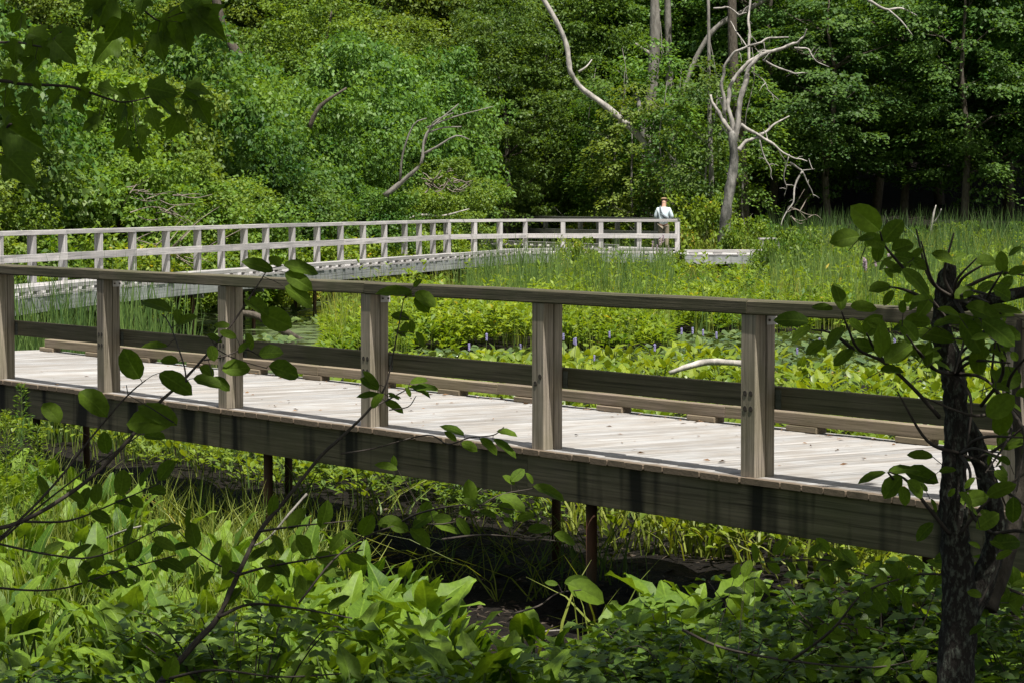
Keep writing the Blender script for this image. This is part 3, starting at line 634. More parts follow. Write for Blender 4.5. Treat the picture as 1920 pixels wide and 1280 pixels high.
# ---------------------------------------------------------------- marsh
def near_local(X, Y): d = np.stack([X-O0.x, Y-O0.y], -1); return d @ np.array([U.x, U.y]), d @ np.array([V3.x, V3.y])
Ax = np.array([p.x for p in ptsA]); Ay = np.array([p.y for p in ptsA])
def on_walk(X, Y, pad=.25):
    xl = np.interp(Y, Ay, Ax); a = (X > xl-.3-pad) & (X < xl+2.9+pad) & (Y < 90)
    b = (X > -2.4) & (X < 9) & (Y > 87.3) & (Y < 91.4)
    t = (116-Y)/20.5; xc = -2.6 + 8.5*t; c = (np.abs(X - (xc-1.15)) < 1.75) & (Y > 94); b = b | ((X > 5.2) & (X < 8.7) & (Y > 84.5) & (Y < 91))
    return a | b | c
def sample(n, px0, px1, d0, d1, pw=1.):
    px = rnd(n, px0, px1); Y = d0 + (d1-d0)*rnd(n)**pw; return (px-960)*Y/F, Y
def herbs(name, n, px0, px1, d0, d1, h0, h1, leaf, per, mat, label, seed_t=.5, avoid_pond=True, pw=1., sp=.2):
    X, Y = sample(n, px0, px1, d0, d1, pw)
    ok = ~on_walk(X, Y)
    if avoid_pond: ok &= pond(X, Y) < .35
    lx, ly = near_local(X, Y); ok &= (ly > 2.75) | (ly < -.15)
    X, Y = X[ok], Y[ok]; n = len(X)
    patch = .5 + .5*np.sin(X*1.1+np.sin(Y*.7)*2)*np.cos(Y*.55+np.sin(X*.9)); patch = np.clip(patch + .35*np.sin(X*3.1+Y*1.7)*np.sin(Y*2.3-X), 0, 1)
    H = (h0 + (h1-h0)*rnd(n)**1.4)*(.5+.8*patch); H = H*np.where(Y < 66, .4 + .6*sstep(600, 800, 960+F*X/Y + NR.normal(0, 25, n)), 1); T = np.clip(seed_t + (patch-.5)*.45 + NR.normal(0, .12, n), .02, .9)
    i = np.repeat(np.arange(n), per); N = n*per; t = rnd(N, .25, 1.)**.7
    th = rnd(N, 0, 2*math.pi); o = np.stack([np.cos(th), np.sin(th), np.zeros(N)], 1)
    base = np.stack([X[i], Y[i], gz(X, Y)[i] + H[i]*t], 1) + o*(rnd(N, 0, sp)*(1.2-t))[:, None]
    tip = unit(o + np.stack([np.zeros(N), np.zeros(N), rnd(N, -.3, 1.3)], 1)); nrm = unit(np.array([0, 0, 1.]) - o*.4 + rdir(N)*.45)
    sc = np.maximum(1, Y[i]/75); L = leaf*rnd(N, .6, 1.4)*sc
    me = leaf_cloud(name, base, tip, nrm, L, L*rnd(N, .28, .5), mat, np.clip(T[i] + NR.normal(0, .1, N), 0, 1) + (rnd(N) < .012)*.6)
    return tag(link(name, me), label, None, None, 'stuff')
def grasses(name, n, px0, px1, d0, d1, h0, h1, mat, label, wdt=.012, lean=.3, avoid_pond=True, pw=1., clump=0, under=False):
    X, Y = sample(n, px0, px1, d0, d1, pw)
    if clump:
        cx, cy = sample(clump, px0, px1, d0, d1, pw); k = NR.integers(0, clump, n); X = cx[k] + NR.normal(0, .13, n); Y = cy[k] + NR.normal(0, .13, n)
    ok = ~on_walk(X, Y, .1)
    if avoid_pond: ok &= pond(X, Y) < .5
    lx, ly = near_local(X, Y); ok &= ((ly > 2.75) | (ly < -.15)) ^ under
    X, Y = X[ok], Y[ok]; n = len(X); H = rnd(n, h0, h1); pxx = 960+F*X/Y
    low = (Y > 60) & (Y < 88) & (((pxx > 1262) & (pxx < 1445)) | ((pxx > 600) & (pxx <= 1262) & (rnd(n) < .5))); H = np.where(low, np.minimum(H, rnd(n, .6, .95)), H); ln = NR.normal(0, 1, (n, 2))*(H*lean)[:, None]
    me = grass_cloud(name, np.stack([X, Y, gz(X, Y)-.03], 1), H, ln, wdt*np.maximum(1, Y/60)*rnd(n, .7, 1.3), mat, np.clip(NR.normal(.45, .22, n), 0, .95))
    return tag(link(name, me), label, None, None, 'stuff')
herbs('marsh_herbs', 5200, 300, 2050, 60, 104, .35, 1.2, .17, 14, LM['herb'], 'yellow green leafy marsh plants filling the far marsh')
herbs('marsh_herbs', 2600, 590, 1350, 50.5, 66, .35, .95, .16, 20, LM['herb'], 'bright leafy herbs behind the lily pads', .55)
herbs('marsh_herbs', 1900, 1300, 2000, 57.5, 72, .35, .95, .15, 18, LM['herb'], 'leafy herbs behind the lily pads on the right', .55)
herbs('marsh_herbs', 500, 1500, 2050, 88, 103, 1., 1.5, .13, 24, LM['herb'], 'tall weeds at the far right edge of the marsh', .45)
grasses('sedge_grass', 13000, 560, 2050, 54, 103, .7, 1.5, LM['sedge'], 'pale sedge and grass standing among the marsh plants', .014, .18, clump=1500)
grasses('marsh_reeds', 5500, 850, 2050, 58, 88, 1.0, 2.0, LM['cattail'], 'blue green reed blades rising above the marsh herbs', .018, .12, clump=420)
grasses('marsh_reeds', 1500, 920, 1330, 70, 86, 1.3, 2.1, LM['cattail'], 'tall reed blades overlapping the far boardwalk', .02, .12, clump=90)
grasses('sedge_grass', 3200, 640, 2000, 50, 66, .6, 1.35, LM['sedge'], 'upright grass blades rising from the herbs behind the lily pads', .014, .14, clump=260)
grasses('sedge_grass', 5500, -60, 420, 24, 60, .3, .8, LM['sedge'], 'short grass at the left of the pond', .010, .3, True)
grasses('marsh_reeds', 4200, 1440, 2050, 91, 104, 1.2, 2.9, LM['cattail'], 'tall green reeds massed before the dark forest', .016, .16, clump=420)
grasses('sedge_grass', 4200, 1290, 2050, 91, 104, .9, 2.2, LM['sedge'], 'pale tall grass mixed with the reeds before the dark forest', .014, .2, clump=500)
# floating leaves: uncounted ones joined, the nearer 300 single
def pad_mesh(mat, t):
    n = 11; V = [(0, 0, .0)] + [(.5*math.cos(a), .5*math.sin(a), .05*math.sin(2*a+t*9)) for a in np.linspace(.25, 2*math.pi-.25, n)]
    f = [(0, i, i+1) for i in range(1, n)]; return np_mesh('lily_pad', V, f, mat, [t]*(n+1))
padm = [pad_mesh(LM['pad'], .2), pad_mesh(LM['pad'], .6), pad_mesh(LM['pad'], .9), pad_mesh(LM['pad_old'], .6)]
def pads():
    X, Y = sample(20000, 300, 2000, 42.8, 82, 1.6); ok = pond(X, Y) > .4; X, Y = X[ok], Y[ok]
    px = 960+F*X/Y; dens = (px > 700) | ((np.sin(X*1.3+Y*.5)+np.sin(X*.7-Y*.8)) > .75); X, Y = X[dens], Y[dens]
    order = np.argsort(Y); X, Y = X[order], Y[order]
    for i in range(min(300, len(X))):
        o = link('lily_pad', R.choice(padm)); s = R.uniform(.14, .24); o.scale = (s, s, s)
        til = R.choice((.08, .3, .7)); o.rotation_euler = (R.uniform(-til, til), R.uniform(-til, til), R.uniform(0, 6.28)); o.location = (X[i], Y[i], R.uniform(-.01, .05) + til*.12)
        tag(o, 'glossy lily pad on the water just beyond the pickerelweed', 'lily pad', 'lily pads beyond the pickerelweed')
    X, Y = X[300:], Y[300:]; n = len(X); t = np.where(rnd(n) < .5, .1, .6); til = rdir(n)*t[:, None] + np.array([0, 0, 1.])
    base = np.stack([X, Y, rnd(n, -.015, .03) + t*.12], 1); L = rnd(n, .13, .24)*np.where(Y > 60, 1.2, 1)
    me = leaf_cloud('lily_pads', base, rdir(n)*np.array([1, 1, .15]), til, L, L*.95, LM['pad'], rnd(n, 0, .95), TL)
    tag(link('lily_pads', me), 'field of lily pads covering the open water', None, None, 'stuff')
pads()
# pickerelweed
hl = [(0.02, 0), (.16, -.10), (.30, -.10), (.38, .08), (.36, .32), (.27, .58), (.14, .82), (.0, 1.)]
pk_leaf = [half_leaf(hl, [0, .02, .06, .16, .36, .6, .83, 1.], fo, dr, wv, 'leaf', LM['pickerel'], t, 2) for fo, dr, wv, t in ((.25, .15, .02, .35), (.1, .25, .03, .6), (.35, .1, .02, .8))]
m = MB()
for k in range(46):
    a = k*2.4; z = k/46*.085; m.box((math.cos(a)*.009, math.sin(a)*.009, z), (.008, .008, .007), j=.002)
lil = plainmat('violet petals', (.28, .26, .5), (.42, .38, .62), 60, .7, 0); spike_m = m.mesh('flower_spike', lil)
pinkm = plainmat('pink petals', (.27, .2, .24), (.36, .28, .32), 60, .7, 0)
stemm = leafmat('green stems', (.09, .14, .03), (.16, .22, .05), .1, .45, .4)
def set_leaf(parent, me, base, tip, L, nrm, name='leaf', wid=1.):
    y = Vector(tip).normalized(); z = Vector(nrm); z = (z - y*z.dot(y))
    z = z.normalized() if z.length > 1e-4 else Vector((0, -1, 0)); x = y.cross(z)
    o = link(name, me, parent); b = Vector(base)
    o.matrix_local = Matrix(((x.x*L*wid, y.x*L, z.x*L, b.x), (x.y*L*wid, y.y*L, z.y*L, b.y), (x.z*L*wid, y.z*L, z.z*L, b.z), (0, 0, 0, 1))); return o
def leafy_plant(name, label, cat, group, leafs, n, h0, h1, L0, L1, spread, upright, flower=None, stalk_r=.005):
    o = empty(name, (0, 0, 0), 0, label, cat, group); sm = MB()
    for i in range(n):
        th = 2*math.pi*(i+R.uniform(-.3, .3))/n; h = R.uniform(h0, h1); rr = spread*R.uniform(.4, 1)
        top = Vector((math.cos(th)*rr, math.sin(th)*rr, h))
        sm.tube([(math.cos(th)*.02, math.sin(th)*.02, -.05), (top.x*.45, top.y*.45, h*.6), top], [stalk_r*1.5, stalk_r*1.2, stalk_r], 4, cap=False)
        out = Vector((math.cos(th+R.uniform(-.5, .5)), math.sin(th+R.uniform(-.5, .5)), R.uniform(*upright)))
        set_leaf(o, R.choice(leafs), top, out, R.uniform(L0, L1), Vector((-math.cos(th)*.8, -math.sin(th)*.8, .8)) + Vector((R.uniform(-.3, .3), R.uniform(-.3, .3), 0)))
    if flower:
        p = Vector((R.uniform(-.06, .06), R.uniform(-.06, .06), h1+.10)); sm.tube([(0, 0, 0), p], .004, 4, cap=False); link('flower_spike', flower, o, p)
    sm.build('stems', stemm, o); return o
grp = 'pickerelweed plants beyond the near boardwalk'
pk = [leafy_plant('pickerelweed', 'bright green pickerelweed with upright heart shaped leaves beyond the near boardwalk', 'water plant', grp, pk_leaf, n, .36, .66, .11, .17, .15, (.4, 2.2)) for n in (7, 8, 7)]
pf = [leafy_plant('pickerelweed', 'pickerelweed carrying a violet flower spike beyond the near boardwalk', 'water plant', 'flowering pickerelweed plants', pk_leaf, n, .36, .6, .11, .17, .15, (.4, 2.2), spike_m) for n in (7, 6, 8)]
def spread_copies(protos, spots, s0=.7, s1=1.12, zoff=0.):
    first = set()
    for X, Y in spots:
        p = R.choice(protos); o = copy_tree(p) if p.name in first else p; first.add(p.name)
        o.location = (X, Y, float(gz(X, Y)) + zoff); o.rotation_euler = (0, 0, R.uniform(0, 6.28)); s = R.uniform(s0, s1); o.scale = (s, s, s)
def pk_spots(n, a0, a1, d0, d1):
    out = []
    while len(out) < n:
        px, d = R.uniform(a0, a1), R.uniform(d0, d1); X = (px-960)*d/F; lx, ly = near_local(np.array([X]), np.array([d]))
        edge = np.interp(px, [640, 800, 1050, 1250, 1420, 1520, 1900], [39.5, 40., 42.5, 42.5, 41, 38.5, 38.])
        if ly[0] < 2.9 or d > edge + R.uniform(-1, .6): continue
        out.append((X, d))
    return out
spread_copies(pk, pk_spots(255, 640, 2000, 31, 45)); spread_copies(pf, pk_spots(17, 880, 1900, 37, 44.5), .95, 1.25)
def simple_leaves(name, n, px0, px1, d0, d1, h0, h1, L0, mat, label, cond=None, sp=.15, per=6):
    X, Y = sample(n, px0, px1, d0, d1); lx, ly = near_local(X, Y); ok = (ly > 2.75) | (ly < -.3)
    if cond is not None: ok &= cond(X, Y, ly)
    X, Y = X[ok], Y[ok]; n = len(X); i = np.repeat(np.arange(n), per); N = n*per; th = rnd(N, 0, 6.28); o = np.stack([np.cos(th), np.sin(th), 0*th], 1)
    base = np.stack([X[i], Y[i], gz(X, Y)[i] + rnd(N, h0, h1)], 1) + o*rnd(N, .02, sp)[:, None]
    L = L0*rnd(N, .7, 1.3); me = leaf_cloud(name, base, unit(o + np.stack([0*th, 0*th, rnd(N, 0, 1.5)], 1)), unit(np.array([0, 0, 1.]) - o*.7 + rdir(N)*.3), L, L*rnd(N, .45, .65), mat, np.clip(NR.normal(.5, .2, N), 0, .95), TL)
    return tag(link(name, me), label, None, None, 'stuff')
LM['broad'] = leafmat('broad marsh leaves', (.095, .165, .016), (.23, .31, .03), .4, .4, .45)
simple_leaves('water_plants', 1700, 560, 2050, 20, 43, .3, .6, .16, LM['broad'], 'low broad leaved water plants between the boardwalk and the pond', lambda X, Y, ly: (ly > 2.8) & (Y < np.where(960+F*X/Y > 1450, 37.5, 41)))
grasses('bent_stems', 4200, 1050, 2050, 17, 29, .3, .8, LM['sedge'], 'bright bent stems behind and under the near boardwalk', .022, .7, False, clump=420)
simple_leaves('water_plants', 520, 1150, 2050, 17.5, 28, .1, .4, .13, LM['broad'], 'broad leaves among the bent stems behind the near boardwalk', lambda X, Y, ly: (ly > 2.7), .2, 7)
simple_leaves('water_plants', 420, -60, 900, 25, 33, .1, .35, .11, LM['broad'], 'low leaves lit behind the shaded mud', lambda X, Y, ly: (ly > 2.7), .2, 7)
simple_leaves('water_plants', 260, -60, 700, 30, 38, .15, .35, .14, LM['broad'], 'low leaves beyond the near boardwalk at the left', lambda X, Y, ly: (ly > 2.8))
# cattails
def cattail(n, h0, h1, lean):
    me = grass_cloud('blades', np.concatenate([NR.normal(0, .16, (n, 2)), np.full((n, 1), -.05)], 1), rnd(n, h0, h1), NR.normal(0, 1, (n, 2))*h1*lean, rnd(n, .02, .036), LM['cattail'], rnd(n, .1, .9), 5)
    return me
ctm = [cattail(22, 1.0, 2.3, .07), cattail(18, .8, 2.0, .1), cattail(28, 1.1, 2.4, .08)]
def cattails(spots, label, group, s0=.8, s1=1.1):
    for px, d in spots:
        X = (px-960)*d/F
        if on_walk(np.array([X]), np.array([d]), 0)[0]: continue
        o = link('cattail_clump', R.choice(ctm), None, (X, d, float(gz(X, d)))); o.rotation_euler = (0, 0, R.uniform(0, 6.28)); s = R.uniform(s0, s1); o.scale = (1, 1, s)
        tag(o, label, 'reeds', group)
cattails([(R.uniform(15, 335), R.uniform(31, 42)) for i in range(72)], 'tall upright cattail leaves between the two boardwalks at the left', 'cattail clumps at the left', .7, 1.05)
cattails([(R.uniform(900, 1262), R.uniform(60, 82)) for i in range(38)], 'cattail leaves rising in front of the far boardwalk bend', 'cattail clumps before the far boardwalk', .6, .98)
cattails([(R.uniform(1400, 2000), R.uniform(66, 86)) for i in range(50)], 'cattail leaves in the right half of the marsh', 'cattail clumps on the right', .5, .85)
cattails([(R.uniform(1380, 2000), R.uniform(92, 102)) for i in range(60)], 'cattails along the far right edge of the marsh before the forest', 'cattails before the forest', .8, 1.)
def loose(px, y, d, label):
    o = empty('flowering_weed', P(px, y, d), 0, label, 'wild flower'); z = o.location.z; s = MB(); f = MB()
    for i in range(5):
        dx, dy, dz = R.uniform(-.35, .35), R.uniform(-.2, .2), R.uniform(-.1, .35); s.tube([(dx*.3, dy*.3, -z), (dx, dy, dz)], .008, 4)
        for k in range(20): f.box((dx + R.uniform(-.02, .02), dy, dz + k*.012), (.035, .035, .02), j=.01)
    s.build('stems', stemm, o); f.build('flowers', pinkm, o)['kind'] = 'stuff'
loose(1245, 470, 84, 'pink flowering weed in front of the person'); loose(1645, 520, 62, 'pink flowering weed right of centre in the marsh')
# plant growing in front of the far railing gap and near the person
for px, d, s, lab in ((1085, 85, .8, 'leafy weed hiding a gap in the far railing'), (1262, 86.5, .62, 'leafy weed in front of the last post of the grey railing'), (1108, 85, .6, 'shorter leafy weed beside the tall one at the railing gap'), (1320, 99, 1.5, 'yellow green bush right of the person'), (1402, 93.3, 1.1, 'yellow green bush just right of the dead tree foot'), (1480, 86, 1., 'leafy bush right of the low boardwalk end'), (1450, 84, .8, 'smaller leafy bush in front of the low boardwalk end')):
    plant('bush', px, d, s*.75, (.7, .85, .9), label=lab, group=None, sz=s*1.25)

# ---------------------------------------------------------------- foreground marsh below the near boardwalk
ar = [(0.02, 0), (.10, -.12), (.19, -.33), (.27, -.30), (.29, -.08), (.33, .12), (.30, .36), (.20, .64), (.09, .88), (0, 1.)]
ar_leaf = [half_leaf(ar, [0, -.01, 0, .04, .1, .2, .42, .68, .89, 1.], fo, dr, wv, 'leaf', LM['arum'], t, 2) for fo, dr, wv, t in ((.25, .2, .05, .2), (.45, .15, .07, .45), (.1, .4, .06, .7), (.35, .3, .08, .9))]
arl = 'arrow arum with large arrow shaped leaves in the sunlit patch at the lower left'
aru = [leafy_plant('arrow_arum', arl, 'water plant', 'arrow arums at the lower left', ar_leaf, n, .28, .62, .14, .22, .2, (.2, 2.6), stalk_r=.007) for n in (7, 8, 9, 7)]
def free_spots(n, boxes, mind=.14):
    out = []; tries = 0
    while len(out) < n and tries < 20000:
        tries += 1; x0, x1, d0, d1 = R.choice(boxes); px, d = R.uniform(x0, x1), R.uniform(d0, d1); X = (px-960)*d/F
        lx, ly = near_local(np.array([X]), np.array([d]))
        if -.5 < ly[0] < 2.7: continue
        if any((X-a)**2+(d-b)**2 < mind**2 for a, b in out): continue
        out.append((X, d))
    return out
spread_copies(aru, free_spots(165, [(-60, 330, 15.5, 22.5), (150, 620, 15.8, 19.3), (500, 800, 14.8, 17.), (-60, 200, 20, 24)]))
arb = [leafy_plant('arrow_arum', 'arrow arum with broad leaves right of the dark mud hollow', 'water plant', 'arrow arums right of the mud', ar_leaf, n, .3, .6, .16, .27, .2, (.1, 2.0), stalk_r=.007) for n in (6, 7, 8)]
spread_copies(arb, free_spots(66, [(1230, 1560, 12.8, 16.2), (1480, 1950, 12.6, 15.0)]))
arc = [leafy_plant('arrow_arum', 'arrow arum in the strip of bank plants along the bottom', 'water plant', 'arrow arums along the bottom', ar_leaf, n, .25, .62, .13, .22, .2, (.0, 2.2), stalk_r=.006) for n in (7, 8, 9)]
spread_copies(arc, free_spots(165, [(200, 1350, 11.3, 14.2), (-60, 600, 11.5, 15.2), (520, 880, 13, 15.4)]))
grasses('marsh_grass', 5200, -80, 640, 14.5, 25, .35, .9, LM['sedge'], 'bright grass blades among the arrow arums at the lower left', .010, .25, False, clump=150)
grasses('marsh_grass', 500, 300, 700, 17.5, 22, .35, .8, LM['sedge'], 'bright arching blades at the edge of the mud', .016, .5, False, clump=22)
grasses('under_reeds', 420, 280, 1150, 20, 27, .2, .7, LM['cattail'], 'dark stems in the shade under the near boardwalk', .014, .35, False, clump=30, under=True)
grasses('tangled_stems', 500, 280, 1250, 19, 27, .3, .8, LM['sedge'], 'fallen tangled stems in the shade under the near boardwalk', .012, 1.2, False, clump=60, under=True)
herbs('shade_plants', 420, 250, 1050, 23, 31, .25, .7, .10, 16, LM['tree_b'], 'leafy plants growing behind the shaded mud', .5, False)
grasses('under_reeds', 500, 200, 1200, 24, 32, .4, .85, LM['cattail'], 'dark upright stems in the shade behind the near boardwalk', .016, .2, False)
# ferny weeds at the left edge
def feathery(px, y, d, h, label):
    top = P(px, y, d); o = empty('feathery_weed', (top.x, top.y, 0), 0, label, 'weed'); H = top.z; sm = MB(); sm.tube([(0, 0, 0), (.01, 0, H*.5), (0, 0, H)], [.006, .005, .002], 4); sm.build('stem', stemm, o)
    n = 420; t = rnd(n, 1-h/H, 1.); th = rnd(n, 0, 6.28); dirs = np.stack([np.cos(th), np.sin(th), 0*th+.5], 1); r = rnd(n, 0, .16)*(1.05-t)/(h/H)
    base = np.stack([np.cos(th)*r, np.sin(th)*r, H*t + r*.4], 1)
    me = leaf_cloud('leaves', base, dirs + rdir(n)*.5, rdir(n, 1.), rnd(n, .03, .06), rnd(n, .006, .012), LM['herb'], rnd(n, .2, .8)); c = link('leaves', me, o); c['kind'] = 'stuff'
feathery(40, 722, 20.5, .8, 'tall feathery weed standing in front of the fascia at the left edge'); feathery(10, 770, 20.2, .7, 'shorter feathery weed at the left edge'); feathery(70, 800, 20, .6, 'feathery weed right of the tall one'); feathery(-10, 850, 19.5, .6, 'low feathery weed at the frame edge')
# bank shrubs in the shade at the bottom
def bank_shrub(seed, n=420, r=.62, h=.7, leaf=.085):
    sm = MB(); B = []; D = []
    for i in range(16):
        th = R.uniform(0, 6.28); L = r*R.uniform(.5, 1.1); p = [Vector((0, 0, -.3)), Vector((math.cos(th)*L*.3, math.sin(th)*L*.3, h*.5)), Vector((math.cos(th)*L*.7, math.sin(th)*L*.7, h*R.uniform(.7, 1))), Vector((math.cos(th)*L, math.sin(th)*L, h*R.uniform(.75, 1.1)))]
        q = smoothpts(p, 4); sm.tube(q, [.007*(1-.07*k) for k in range(len(q))], 4)
        for k in range(n//16):
            a = q[R.randint(5, len(q)-1)]; ang = R.uniform(0, 6.28); e = Vector((math.cos(ang), math.sin(ang), R.uniform(-.2, .35))); B.append(a + e*R.uniform(.0, .10)); D.append(e)
    n = len(B); L = leaf*rnd(n, .7, 1.35)
    me = leaf_cloud('leaves', np.array(B), np.array(D), unit(rdir(n)*.45 + np.array([0, 0, 1.])), L, L*rnd(n, .5, .62), LM['bank'], rnd(n, .1, .9), TL)
    o = empty('bank_shrub', (0, 0, 0), 0, 'small leafy shrub in the shade along the bottom of the picture', 'shrub', 'bank shrubs along the bottom')
    sm.build('stems', M['twig'], o); c = link('leaves', me, o); c['kind'] = 'stuff'; return o
bs = [bank_shrub(i) for i in range(3)]
spots = [(px, R.uniform(11., 11.8)) for px in range(-60, 1300, 260)] + [(px, R.uniform(11.2, 12.6)) for px in range(1180, 2000, 96)] + [(px, R.uniform(12.2, 13.4)) for px in range(1330, 2000, 105)] 
first = set()
for px, d in spots:
    p = R.choice(bs); o = copy_tree(p) if p.name in first else p; first.add(p.name); X = (px-960)*d/F
    o.location = (X, d, float(gz(X, d))-.05); o.rotation_euler = (0, 0, R.uniform(0, 6.28)); s = R.uniform(.75, 1.1); o.scale = (s, s, s*R.uniform(.8, 1.5))
# debris on the mud
for pts, d, r, lab in (([(575, 925), (540, 965), (500, 1010), (450, 1032)], 18.2, 2.4, 'pinkish broken stick leaning in the dark hollow'), ([(190, 1012), (230, 995), (265, 985)], 18.3, 2.5, 'pale dead stick among the arrow arums'), ([(940, 1195), (1000, 1185), (1060, 1180)], 17.4, 2.5, 'thin grey stick lying on the mud')):
    trunk('stick', pts, d, (r, r*.9, r*.6), lab, 'grey_bark', 'stick')
def deck_litter():
    n = 420; x = rnd(n, -3, 13); y = np.where(rnd(n) < .55, W1-.16-np.abs(NR.normal(0, .12, n)), rnd(n, 0, W1-.2)); th = rnd(n, 0, 6.28); L = rnd(n, .015, .07)
    me = leaf_cloud('deck_litter', np.stack([x, y, np.full(n, .006)], 1), np.stack([np.cos(th), np.sin(th), rnd(n, 0, .15)], 1), rdir(n, 2.5), L, L*rnd(n, .06, .45), M['needles'], rnd(n))
    o_ = link('deck_litter', me, bw); o_['kind'] = 'stuff'
M['needles'] = plainmat('brown needles', (.10, .055, .03), (.26, .15, .07), 5., .8); deck_litter()
for i in range(26):
    px, d = R.uniform(420, 1450), R.uniform(16.5, 23); a = R.uniform(-.5, .5); L = R.uniform(30, 110); y = HOR + EZ*F/d
    trunk('stick', [(px, y), (px + L*.5*math.cos(a), y - L*.12*math.sin(a) - 3), (px + L*math.cos(a), y - L*.25*math.sin(a))], d, (R.uniform(1, 2.6), .9, .5), 'thin dead stick lying on the black mud under the near boardwalk', R.choice(('dead_twig', 'twig', 'dark_bark')), 'stick')['group'] = 'sticks on the mud'
def litter():
    n = 5000; X, Y = sample(n, 200, 1900, 15, 25); th = rnd(n, 0, 6.28); L = rnd(n, .03, .12)
    me = leaf_cloud('mud_litter', np.stack([X, Y, gz(X, Y)+.025], 1), np.stack([np.cos(th), np.sin(th), rnd(n, -.1, .3)], 1), rdir(n, 1.5), L, L*rnd(n, .08, .3), M['litter'], rnd(n))
    tag(link('mud_litter', me), 'dead stems and leaf scraps on the black mud', None, None, 'stuff')
M['litter'] = plainmat('dead litter', (.02, .016, .012), (.11, .085, .06), 3., .8); litter()

# ---------------------------------------------------------------- foreground branches
ov = [(0.0, 0), (.13, .08), (.24, .24), (.285, .46), (.26, .68), (.17, .87), (.0, 1.)]
def serr(o_, k=0): return o_
fl = [half_leaf([(x*w_, y) for x, y in ov], [0, .07, .24, .45, .68, .88, 1.], fo, dr, wv, 'leaf', LM['fore'], t, 2) for w_, fo, dr, wv, t in ((1., .15, .2, .02, .3), (1.2, .3, .1, .03, .5), (.85, .1, .3, .02, .7), (1.1, .25, .2, .02, .9))]
mo = [(0.0, 0), (.16, -.05), (.34, .02), (.28, .13), (.50, .32), (.58, .50), (.36, .50), (.27, .56), (.22, .72), (.09, .86), (0, 1.)]
ml = [half_leaf(mo, [0, .01, .04, .1, .2, .34, .42, .5, .66, .84, 1.], fo, dr, wv, 'leaf', LM['maple'], t, 2) for fo, dr, wv, t in ((.2, .2, .03, .2), (.35, .3, .05, .5), (.1, .35, .04, .8), (.5, .25, .05, .6))]
def branch_thing(name, label, cat, d, stems, leaves, meshes, face=.55, widen=1., mat='twig', droop=None, petioles=True):
    """stems: (pixel points, r0, r1); leaves: base and tip pixels"""
    o = empty(name, P(*stems[0][0][0], d), 0, label, cat); L0 = o.location.copy(); allp = []; k = 0
    for pts, r0, r1 in stems:
        ph = R.uniform(0, 6.28); q = smoothpts([P(x, y, d + .22*math.sin(ph+i*.9) if k else d + .06*i) - L0 for i, (x, y) in enumerate(pts)], 5); n = len(q)
        m = MB(); m.tube(q, [(r0+(r1-r0)*i/(n-1))*d/F for i in range(n)], 6, .08); m.build('stem', M[mat], o, True); allp += q; k += 1
    pm_ = MB(); cp = cam.location - L0
    for bx, by, tx, ty in leaves:
        pb, pt = P(bx, by, d)-L0, P(tx, ty, d)-L0
        near = min(allp, key=lambda s: ((s-pb).x**2 + (s-pb).z**2)); dy = near.y-pb.y
        foresh = R.uniform(-.35, .35); pb.y += dy; pt.y += dy; Lp = (pt-pb).length; pt.y += foresh*Lp; ax = pt-pb
        nrm = Vector((R.uniform(-.5, .5), -face*R.uniform(.6, 1.3), R.uniform(.35, 1.)))
        if droop: nrm = Vector((R.uniform(-.5, .5), -1*R.uniform(.5, 1), R.uniform(.1, .5)))
        set_leaf(o, R.choice(meshes), pb, ax, ax.length, nrm, wid=widen*R.uniform(.9, 1.1))
        if petioles and (near-pb).length > .004: pm_.tube([near, (near+pb)/2 + Vector((0, 0, .003)), pb], .0011, 4, cap=False)
    if pm_.v: pm_.build('petioles', M[mat], o)['kind'] = 'stuff'
    return o
def along(pts, n, L, ang=.9, skip=0.):
    """random leaves either side of a stem"""
    out = []; q = smoothpts([Vector((x, y, 0)) for x, y in pts], 6)
    for i in range(n):
        t = skip + (1-skip)*(i+R.random()*.6)/n; k = min(len(q)-2, int(t*(len(q)-1))); a = q[k]; tt = (q[k+1]-a).normalized(); s = 1 if i % 2 else -1
        th = s*R.uniform(ang*.5, ang*1.4); dr = Vector((tt.x*math.cos(th)-tt.y*math.sin(th), tt.x*math.sin(th)+tt.y*math.cos(th), 0)); l = L*R.uniform(.75, 1.2)
        out.append((a.x+dr.x*6, a.y+dr.y*6, a.x+dr.x*(l+6), a.y+dr.y*(l+6)))
    return out
maple_leaves = [(45, 60, 102, 76), (118, 58, 152, 108), (165, 158, 202, 166), (250, 156, 312, 168), (265, 178, 316, 214), (325, 156, 376, 162), (320, 166, 356, 192), (132, 160, 152, 187), (198, 165, 226, 182), (212, 158, 250, 176),
 (205, 5, 165, 38), (222, -5, 192, 62), (240, 25, 200, 88), (300, 15, 345, 88), (345, 12, 415, 66), (330, -5, 398, 48), (250, 55, 238, 95), (280, 55, 292, 112), (325, 35, 346, 92), (215, 65, 172, 118), (60, 75, 76, 128), (98, 80, 125, 130), (122, 82, 165, 128),
 (20, 72, 8, 118), (70, 112, 40, 138), (130, 150, 152, 128), (40, 128, 62, 168), (100, 168, 66, 202), (125, 178, 137, 214), (210, 192, 194, 230), (172, 216, 126, 240), (165, 212, 152, 250), (75, 210, 98, 248), (215, 240, 188, 280), (238, 232, 246, 270), (258, 198, 272, 242), (310, 208, 292, 264), (345, 182, 374, 232), (236, 275, 230, 310),
 (30, 238, 106, 288), (-10, 288, 54, 348), (10, 165, -5, 200), (50, 170, 30, 210), (150, 170, 120, 195), (270, -10, 262, 30), (180, -15, 150, 15), (30, 20, 5, 60), (5, 95, 45, 118), (225, 192, 215, 218), (0, 200, 40, 235), (290, 30, 270, 80), (360, 5, 385, 30), (20, 130, -10, 160)]
